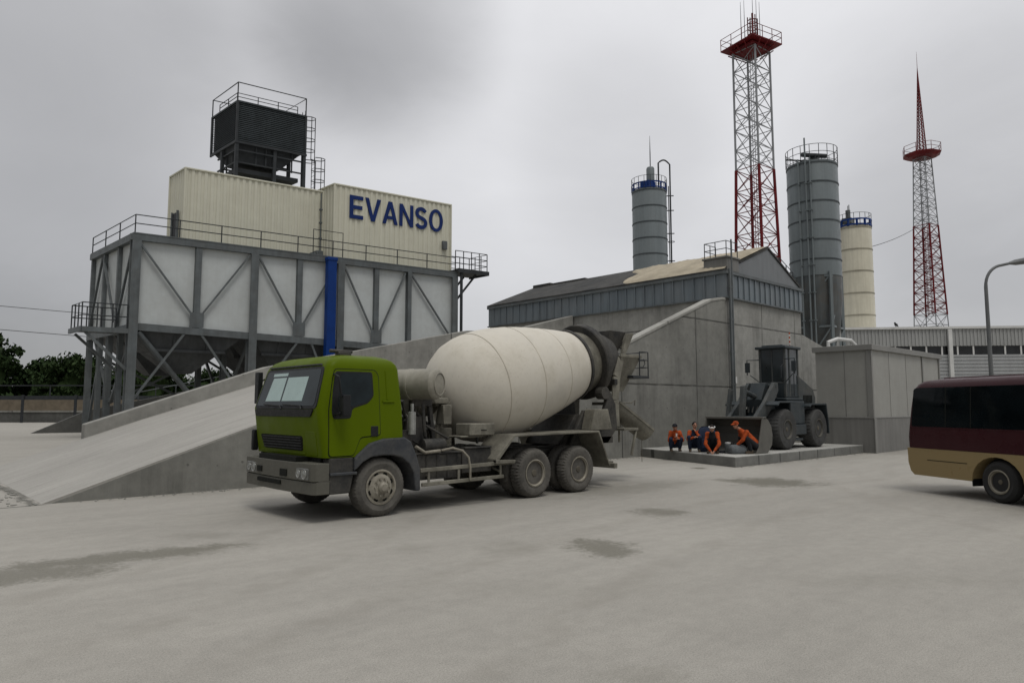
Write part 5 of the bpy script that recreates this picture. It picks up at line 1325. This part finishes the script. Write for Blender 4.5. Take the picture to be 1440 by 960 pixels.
# ================================================================== people
def remesh(o, vs, sm=4, dec=None):
    m = o.modifiers.new('skin','REMESH'); m.mode = 'VOXEL'; m.voxel_size = vs
    s = o.modifiers.new('smooth','SMOOTH'); s.factor = .5; s.iterations = sm
    for p in o.data.polygons: p.use_smooth = True
    m.use_smooth_shade = True
def person(label, loc, rz, P, jacket, vest, trousers, hair, cap=None, scale=1.0, goggles=False):
    """P: joint positions, front = +x, left = +y"""
    r = thing('person', label, 'person', loc, rz, 'workers squatting on the slab'); r.scale = (scale,)*3
    J = {k: V(v) for k, v in P.items()}
    hd = J['head']; look = V(P.get('look',(1,0,0))).normalized()
    up = V((0,0,1)); lf = up.cross(look).normalized(); up = look.cross(lf).normalized()
    R3 = Matrix((look, lf, up)).transposed()
    b = MB()
    b.capsule(J['pelvis'],J['chest'],.125,.135); b.capsule(J['chest'],J['neck'],.13,.06); b.capsule(J['neck'],hd-up*.06,.052,.05)
    b.ball(hd,(.095,.078,.118),14,10,R3); b.ball(hd+look*.03-up*.06,(.065,.055,.06),10,8,R3)
    b.ball(hd+look*.102-up*.012,(.022,.014,.026),8,6,R3)          # nose
    for sg in (-1,1): b.ball(hd+lf*sg*.08-up*.01,(.022,.012,.032),8,6,R3)
    for sg in ('l','r'):
        b.capsule(J['sh_'+sg],J['el_'+sg],.05,.042); b.capsule(J['el_'+sg],J['ha_'+sg],.04,.028)
        b.capsule(J['hip_'+sg],J['kn_'+sg],.085,.06); b.capsule(J['kn_'+sg],J['an_'+sg],.058,.042)
        ft = J['an_'+sg]; b.capsule(ft+V((0,0,-.02)),ft+V((.16,0,-.045)),.042,.032)
        b.capsule(J['sh_'+sg],J['chest'],.06,.1)
        d = (J['ha_'+sg]-J['el_'+sg]).normalized(); sd = d.cross(V((0,0,1)));  sd = sd.normalized() if sd.length > .1 else V((0,1,0)); dn = sd.cross(d).normalized()
        h0 = J['ha_'+sg]; b.capsule(h0,h0+d*.075,.03,.034)
        for k,(o,l) in enumerate(((-.032,.07),(-.011,.082),(.011,.077),(.032,.06))):
            q = h0+d*.08+sd*o; k1 = q+d*l*.55-dn*.008; b.capsule(q,k1,.011,.010,6); b.capsule(k1,k1+d*l*.3-dn*l*.35,.010,.008,6)
        q = h0+d*.02+sd*(.035 if sg=='l' else -.035); b.capsule(q,q+d*.05+sd*(.03 if sg=='l' else -.03)-dn*.015,.013,.010,6)
    body = b.build('body', M['skin'], r, smooth=60, fixn=False); remesh(body,.0085,3)
    # eyes, brows and mouth
    b = MB()
    for sg in (-1,1): b.ball(hd+look*.088+lf*sg*.032+up*.012,(.008,.013,.008),8,6,R3); b.ball(hd+look*.09+lf*sg*.032+up*.034,(.006,.02,.005),8,6,R3)
    b.ball(hd+look*.088-up*.062,(.008,.026,.007),8,6,R3); b.build('eyes', M['hair'], r)
    # jacket: torso and sleeves
    b = MB(); b.capsule(J['pelvis']+V((0,0,.05)),J['chest'],.16,.175); b.capsule(J['chest'],J['neck']-V((0,0,.03)),.165,.085)
    for sg in ('l','r'): b.capsule(J['chest'],J['sh_'+sg],.13,.085)
    if vest: o = b.build('vest', vest, r, smooth=60, fixn=False); remesh(o,.014,4); b = MB()
    for sg in ('l','r'):
        b.capsule(J['sh_'+sg],J['el_'+sg],.078,.064); b.capsule(J['el_'+sg],J['ha_'+sg].lerp(J['el_'+sg],.06),.062,.046)
    if vest:
        for sg in ('l','r'): b.capsule(J['sh_'+sg],J['sh_'+sg].lerp(J['chest'],.35),.095,.1)
    o = b.build('jacket' if not vest else 'sleeve', jacket, r, smooth=60, fixn=False); remesh(o,.013,4)
    b = MB(); b.ball(J['pelvis']+V((0,0,.02)),(.18,.18,.15),12,8)
    for sg in ('l','r'):
        b.capsule(J['hip_'+sg],J['kn_'+sg],.118,.088); b.capsule(J['kn_'+sg],J['an_'+sg].lerp(J['kn_'+sg],.1),.085,.068); b.capsule(J['hip_'+sg],J['pelvis'],.12,.14)
    o = b.build('trousers', trousers, r, smooth=60, fixn=False); remesh(o,.014,4)
    for sg in ('l','r'):
        ft = J['an_'+sg]; b = MB(); b.capsule(ft+V((0,0,.03)),ft+V((-.02,0,-.02)),.058,.055); b.capsule(ft+V((-.02,0,-.025)),ft+V((.17,0,-.04)),.055,.046)
        b.box(ft+V((-.075,-.05,-.088)),ft+V((.215,.05,-.065)))
        o = b.build('boot', M['boot'], r, smooth=60, fixn=False); remesh(o,.009,2)
    b = MB(); b.ball(hd+up*.028-look*.022,(.102,.09,.108),14,10,R3)
    if cap: b = MB(); b.ball(hd+up*.042-look*.012,(.112,.096,.092),14,10,R3); b.ball(hd+up*.05+look*.10,(.07,.075,.014),12,6,R3)
    b.build('cap' if cap else 'hair', cap or hair, r)
    if cap: b = MB(); b.ball(hd+up*.0-look*.035,(.083,.088,.095),14,10,R3); b.build('hair', hair, r)
    if goggles:
        b = MB(); b.ring(hd+up*.055,up,.105,.016,18,6); b.ball(hd+up*.055+look*.1,(.03,.07,.03),10,6,R3); b.build('goggles', M['white'], r)
    return r
# squatting pose shared by most of the workers
def squat(lean=.12, hl=(.36,.12,.46), hr=(.36,-.12,.46), el=(.2,.24,.44), er=(.2,-.24,.44), head=(0,0,0), look=(1,0,-.1), kz=.5):
    ch = V((-.08+lean,0,.60)); nk = ch+V((lean*.55,0,.19)); h = nk+V((.05+lean*.2,0,.145))+V(head)
    return dict(pelvis=(-.16,0,.24),chest=tuple(ch),neck=tuple(nk),head=tuple(h),look=look,
        sh_l=tuple(ch+V((.03,.165,.10))),sh_r=tuple(ch+V((.03,-.165,.10))),el_l=el,el_r=er,ha_l=hl,ha_r=hr,
        hip_l=(-.12,.1,.23),hip_r=(-.12,-.1,.23),kn_l=(.27,.19,kz),kn_r=(.27,-.19,kz),an_l=(.1,.16,.09),an_r=(.1,-.16,.09))
Z = .326; face = R_(-147)
p1 = person('worker in orange jacket and dark cap squatting by the wall, holding a white cup', (22.0,14.95,Z), face+R_(10),
    squat(.16,(.33,.06,.52),(.30,-.02,.46),(.22,.26,.42),(.2,-.24,.40),look=(1,-.45,-.12),head=(.01,-.03,-.02),kz=.46), M['orange'], None, M['navyc'], M['hair'], M['blackc'], .96)
cu = thing('paper_cup', 'small white cup in the hands of the worker by the wall', 'cup', p1.matrix_world @ V((0,0,0)))
ca_, sa_ = math.cos(face+R_(10)), math.sin(face+R_(10)); cu.location = (22.0+.36*ca_+.02*sa_*-1, 14.95+.36*sa_, Z+.55)
mb = MB(); mb.lathe([(.026,0),(.036,.1),(.032,.1),(.024,.01),(0,.01)],(0,0,0),(0,0,1),16); mb.build('cup', M['white'], cu)
p2 = person('dark-haired worker in navy vest with orange sleeves, arms folded up on his knees', (22.15,14.22,Z), face,
    squat(.08,(.20,.05,.74),(.31,-.02,.53),(.27,.2,.5),(.25,-.23,.47),look=(1,.35,.02),head=(0,.02,.03),kz=.53), M['orange'], M['navyc'], M['navyc'], M['hair'], None, .98)
p3 = person('worker with pale goggles on the forehead and dark vest, reaching both hands to the ground', (21.85,13.3,Z), face+R_(-4),
    squat(.24,(.46,.07,.12),(.46,-.06,.10),(.36,.24,.36),(.36,-.24,.36),look=(1,0,-.3),head=(.02,0,-.03)), M['orange'], M['blackc'], M['blackc'], M['hair'], None, .96, True)
p4 = person('worker in bright orange jacket and cap crouching over a grey bag before the bucket', (22.75,12.36,Z), R_(150),
    squat(.30,(.52,.04,.30),(.22,-.04,.52),(.40,.18,.46),(.26,-.24,.42),look=(1,.25,-.25),head=(.05,0,.0)), M['orange'], None, M['blackc'], M['hair'], M['orange'], 1.05)
# bags
bg = thing('tool_bag', 'grey tool bag under the hands of the crouching worker in the orange cap', 'bag', (22.3,12.62,Z), R_(150))
mb = MB(); 
rg = []
for z,i in ((0,.03),(.04,0),(.18,.0),(.26,.03),(.31,.09)): rg.append((z, rrect(-.3+i,.3-i,-.16+i,.16-i,.07,.07)))
loft(mb, rg); mb.build('bag', M['greyc'], bg, smooth=50)
mb = MB(); mb.path([(-.14,-.05,.29),(-.12,-.03,.40),(0,0,.43),(.12,-.03,.40),(.14,-.05,.29)],.014,6); mb.build('handle', M['blackc'], bg)
mb = MB(); mb.box((-.1,-.185,.08),(.12,-.155,.2)); mb.build('pocket', M['blackc'], bg, bevel=.01)
jc = thing('plastic_jar', 'small grey canister with a pale lid beside the grey tool bag', 'canister', (22.25,12.95,Z))
mb = MB(); mb.lathe([(.10,0),(.11,.02),(.11,.3),(.08,.34)],(0,0,0),(0,0,1),18); mb.build('canister', M['steel'], jc)
mb = MB(); mb.lathe([(.1,.335),(.1,.38),(0,.39)],(0,0,0),(0,0,1),18); mb.build('lid', M['white'], jc)
bk = thing('backpack', 'bulky navy backpack on the slab behind the worker with folded arms', 'backpack', (22.38,13.86,Z), face); bk.scale = (1.1,1.1,1.15)
mb = MB(); rg = []
for z,i in ((0,.06),(.08,.0),(.4,-.02),(.62,.02),(.74,.09),(.79,.16)): rg.append((z, rrect(-.2+i,.2-i,-.3+i,.3-i,.1,.1)))
loft(mb, rg); mb.build('pack', M['navyc'], bk, smooth=50)
mb = MB(); mb.box((.19,-.18,.12),(.27,.18,.42)); mb.build('pocket', M['navyc'], bk, bevel=.04, seg=2)
mb = MB()
for y in (-.13,.13): mb.path([(-.2,y,.7),(-.3,y,.5),(-.22,y,.1)],.025,6)
mb.build('strap', M['blackc'], bk)
cl = thing('floor_cloth', 'crumpled dark cloth with hand tools lying beside the goggled worker', 'cloth', (22.45,13.35,Z))
mb = MB(); n = 9; rr = random.Random(4); vs = []; fs = []
for l in (0,1):
    for i in range(n):
        for j in range(n): vs.append((-.3+.6*i/(n-1), -.25+.5*j/(n-1), (.03+.05*rr.random() if l else 0)))
for i in range(n-1):
    for j in range(n-1):
        a = i*n+j; o2 = n*n; fs += [(o2+a,o2+a+n,o2+a+n+1,o2+a+1),(a,a+1,a+n+1,a+n)]
mb.add(vs,fs); mb.build('cloth', M['blackc'], cl, smooth=60)

# ================================================================== trees
def make_tree(seed, h, w, mat_, nclump=34, nleaf=170, leaf=.62):
    rnd = random.Random(seed)
    root = empty('tree', (0,0,0))
    mb = MB(); pts = [V((0,0,0)),V((rnd.uniform(-.2,.2),rnd.uniform(-.2,.2),h*.3)),V((rnd.uniform(-.4,.4),rnd.uniform(-.4,.4),h*.62))]
    mb.path(pts,[.26,.2,.1],8)
    clumps = []
    for i in range(nclump):
        a = rnd.uniform(0,2*PI); zz = rnd.uniform(.12,1)**.9; rad = w/2*math.sqrt(max(.05,1-(abs(zz-.45)/.62)**2))*math.sqrt(rnd.random())
        c = V((rad*math.cos(a),rad*math.sin(a),h*(.10+.86*zz))); clumps.append((c, rnd.uniform(.6,1.25)*w*.16))
        if i%2==0:
            t = rnd.uniform(.25,.6); b0 = pts[0].lerp(pts[2],t) if t<1 else pts[2]; mb.path([b0,(b0+c)/2+V((0,0,.3)),c],[.08,.05,.02],5)
    mb.build('trunk', M['bark'], root)
    vs = []; fs = []
    for c, r in clumps:
        for k in range(nleaf):
            d = V((rnd.gauss(0,1),rnd.gauss(0,1),rnd.gauss(0,.8))); d = d.normalized()*r*rnd.random()**.4
            p = c+d; n1 = V((rnd.gauss(0,1),rnd.gauss(0,1),rnd.gauss(0,1))).normalized(); a, b = MB().frame(n1); s = leaf*rnd.uniform(.5,1.2)*.5
            o = len(vs); vs += [p-a*s*.6-b*s, p+a*s*.5-b*s*.2, p+a*s*.1+b*s*1.2, p-a*s*.7+b*s*.2]; fs.append((o,o+1,o+2,o+3))
    mb = MB(); mb.ball((0,0,h*.5),(w*.26,w*.26,h*.33),10,8); mb.v = [tuple(V(p)+V((rnd.uniform(-.5,.5),rnd.uniform(-.5,.5),rnd.uniform(-.5,.5)))) for p in mb.v]; mb.add(vs, fs); mb.build('crown', mat_, root, smooth=0, fixn=False)
    return root
protos = [make_tree(1,13.5,9,M['leaf']), make_tree(2,11,9.5,M['leaf2']), make_tree(3,9,8,M['leaf'])]
used = [False]*3
rnd = random.Random(11)
specs = []
# (lateral metres, forward metres, prototype, scale, label)
specs += [(-83,112,0,1.12,'tallest dark tree at the left edge behind the fence'),
          (-76.5,116,2,1.1,'rounded dark tree second from the left edge behind the fence'),
          (-70,113,1,.98,'broad mid-green tree third from the left edge behind the fence'),
          (-63.5,117,2,1.12,'bushy dark tree left of the hopper plant legs'),
          (-57.5,112,1,.93,'mid-green tree right beside the left legs of the hopper plant')]
for i in range(15):
    specs.append((-51+i*6.2+rnd.uniform(-1,1), rnd.uniform(110,122), rnd.choice((1,2,2)), rnd.uniform(.8,1.0), 'dark leafy tree seen between the legs of the hopper plant'))
for i in range(12):
    specs.append((-88+i*8+rnd.uniform(-1,1), rnd.uniform(128,138), rnd.choice((0,1,2)), rnd.uniform(.72,.88), 'dark tree in the second row of the tree belt'))
for (r, f, k, s, lab) in specs:
    p = at(r, f); rz = rnd.uniform(0,6.28)
    if not used[k]:
        o = protos[k]; used[k] = True; o.location = (p.x,p.y,0); o.rotation_euler = (0,0,rz); o['label'] = lab
    else: o = dup(protos[k], (p.x,p.y,0), rz, lab)
    o.scale = (s*1.08,s*1.08,s*.93)
    o['category'] = 'tree'; o['group'] = 'belt of trees behind the plant'
# undergrowth at the trees' feet
rnd = random.Random(21); vs = []; fs = []
for i in range(14000):
    p = at(rnd.uniform(-95,45), rnd.uniform(106,111)); z = rnd.random()**1.3*4.6*(0.6+.4*math.sin(p.x*.31)*math.sin(p.y*.23+1))
    n1 = V((rnd.gauss(0,1),rnd.gauss(0,1),rnd.gauss(0,1))).normalized(); a, b = MB().frame(n1); s = rnd.uniform(.3,.55); q = V((p.x,p.y,abs(z)+.1))
    o = len(vs); vs += [q-a*s*.6-b*s, q+a*s*.5-b*s*.2, q+a*s*.1+b*s*1.1, q-a*s*.7+b*s*.2]; fs.append((o,o+1,o+2,o+3))
mb = MB(); mb.add(vs,fs); tag(mb.build('undergrowth', M['leaf'], None, smooth=0, fixn=False), 'dark bushes filling the foot of the tree belt', 'undergrowth', kind='stuff')

# small stones and spilled aggregate lying about the yard
rnd = random.Random(8); mb = MB()
def stone(x, y, r, z=0):
    mb.ball((x,y,z+r*.35),(r*rnd.uniform(.8,1.3),r*rnd.uniform(.8,1.2),r*.6),6,4,Matrix.Rotation(rnd.uniform(0,6.28),3,'Z'))
for i in range(260): stone(rnd.uniform(3.5,22.3), 16.86-abs(rnd.gauss(0,.16))-.03, rnd.uniform(.008,.03))
for i in range(120): stone(2.75-abs(rnd.gauss(0,.3)), rnd.uniform(16.8,26), rnd.uniform(.01,.035))
for i in range(110): stone(rnd.uniform(20.9,31), 11.82-abs(rnd.gauss(0,.12)), rnd.uniform(.008,.028))
tag(mb.build('gravel', M['kerbc'], None, smooth=40, fixn=False), 'small loose stones scattered on the yard along walls and slab', 'gravel', kind='stuff')

# ================================================================== sky, sun, camera
world = bpy.data.worlds.new('World'); scene.world = world; world.use_nodes = True
t = world.node_tree; bgn = t.nodes['Background']
sky = t.nodes.new('ShaderNodeTexSky'); sky.sky_type = 'NISHITA'; sky.sun_disc = False
SE, SA = 66, R_(-110)         # sun elevation; azimuth of the sun measured from +x
sky.sun_elevation = R_(SE); sky.sun_rotation = PI/2 - SA
tc = t.nodes.new('ShaderNodeTexCoord'); d = tc.outputs['Generated']; s = sep(t, d)
el = s[2]
def dotd(vec):
    n = t.nodes.new('ShaderNodeVectorMath'); n.operation = 'DOT_PRODUCT'; t.links.new(d, n.inputs[0]); n.inputs[1].default_value = vec; return n.outputs['Value']
mp = t.nodes.new('ShaderNodeMapping'); mp.inputs['Scale'].default_value = (1.0,1.0,1.9); t.links.new(d, mp.inputs[0])
n1 = noise(t, mp.outputs[0], 1.7, 7, .55, .5); n2 = noise(t, mp.outputs[0], 4.5, 6, .6, .3)
lat = dotd((Rv.x,Rv.y,0))
base = mathn(t,'ADD', maprange(t, el, .0, .3, 5.5, 7.6), mathn(t,'MULTIPLY', maprange(t, el, .45, 1.0, 0, 1), 4.2))
base = mathn(t,'ADD', base, mathn(t,'MULTIPLY', maprange(t, lat, -.6, .0, -2.3, .15), 1.0))
cloud = mathn(t,'ADD', mathn(t,'MULTIPLY', mathn(t,'SUBTRACT', n1, .5), 2.2), mathn(t,'MULTIPLY', mathn(t,'SUBTRACT', n2, .5), 1.1))
base = mathn(t,'ADD', base, cloud)
def gauss(vec, w, amt):
    v = V(vec).normalized(); dd = dotd(tuple(v)); wob = mathn(t,'MULTIPLY', mathn(t,'SUBTRACT', n2, .5), w*.9)
    mr = t.nodes.new('ShaderNodeMapRange'); mr.interpolation_type = 'SMOOTHERSTEP'; t.links.new(mathn(t,'ADD', dd, wob), mr.inputs[0]); mr.inputs[1].default_value = 1-w*1.35; mr.inputs[2].default_value = 1+w*.15
    return mathn(t,'MULTIPLY', mr.outputs[0], amt)
def pdir(px, py):
    th = math.atan2(91,990); x = (px-720)/990; y = (480-py)/990
    fw = Fv*math.cos(th)+V((0,0,math.sin(th))); up = -Fv*math.sin(th)+V((0,0,math.cos(th)))
    return fw+Rv*x+up*y
# heavier cloud banks stand in these parts of the sky
for (px,py,w,a) in ((540,45,.014,-2.3),(430,10,.02,-.9),(90,90,.02,-.7),(250,190,.02,-.3),(130,440,.06,-.5),(1400,280,.03,-2.3),(860,210,.012,-.9),(1250,30,.03,.3)):
    base = mathn(t,'ADD', base, gauss(pdir(px,py), w, a))
# unseen half of the sky behind the viewer is dimmed to deepen the shade
base = mathn(t,'MULTIPLY', base, maprange(t, dotd((Fv.x,Fv.y,0)), -.45, .15, .55, 1.0))
cl = t.nodes.new('ShaderNodeCombineColor')
for i, k in enumerate((1.0,1.0,1.025)): t.links.new(mathn(t,'MULTIPLY', base, k), cl.inputs[i])
fin = mixc(t, .94, sky.outputs[0], cl.outputs[0])
t.links.new(fin, bgn.inputs['Color']); bgn.inputs['Strength'].default_value = .1

sl = bpy.data.lights.new('sun','SUN'); sl.energy = 1.25; sl.angle = R_(22); sl.color = (1,.97,.92)
so = bpy.data.objects.new('sun', sl); COL.objects.link(so)
sd = V((math.cos(R_(SE))*math.cos(SA), math.cos(R_(SE))*math.sin(SA), math.sin(R_(SE))))
so.rotation_euler = sd.to_track_quat('Z','Y').to_euler(); so.location = sd*60

cam = bpy.data.cameras.new('camera'); co = bpy.data.objects.new('camera', cam); COL.objects.link(co)
cam.sensor_width = 36; cam.lens = 990/1440*36; cam.clip_end = 4000; cam.clip_start = .1
co.location = (0,0,1.95); co.rotation_euler = (PI/2+math.atan2(91,990), 0, math.atan2(-.6806,.7327))
scene.camera = co
vs_ = scene.view_settings; vs_.view_transform = 'Standard'; vs_.look = 'None'; vs_.exposure = 0; vs_.gamma = 1
scene.render.film_transparent = False
scene.cycles.max_bounces = 8
scene.cycles.use_denoising = True
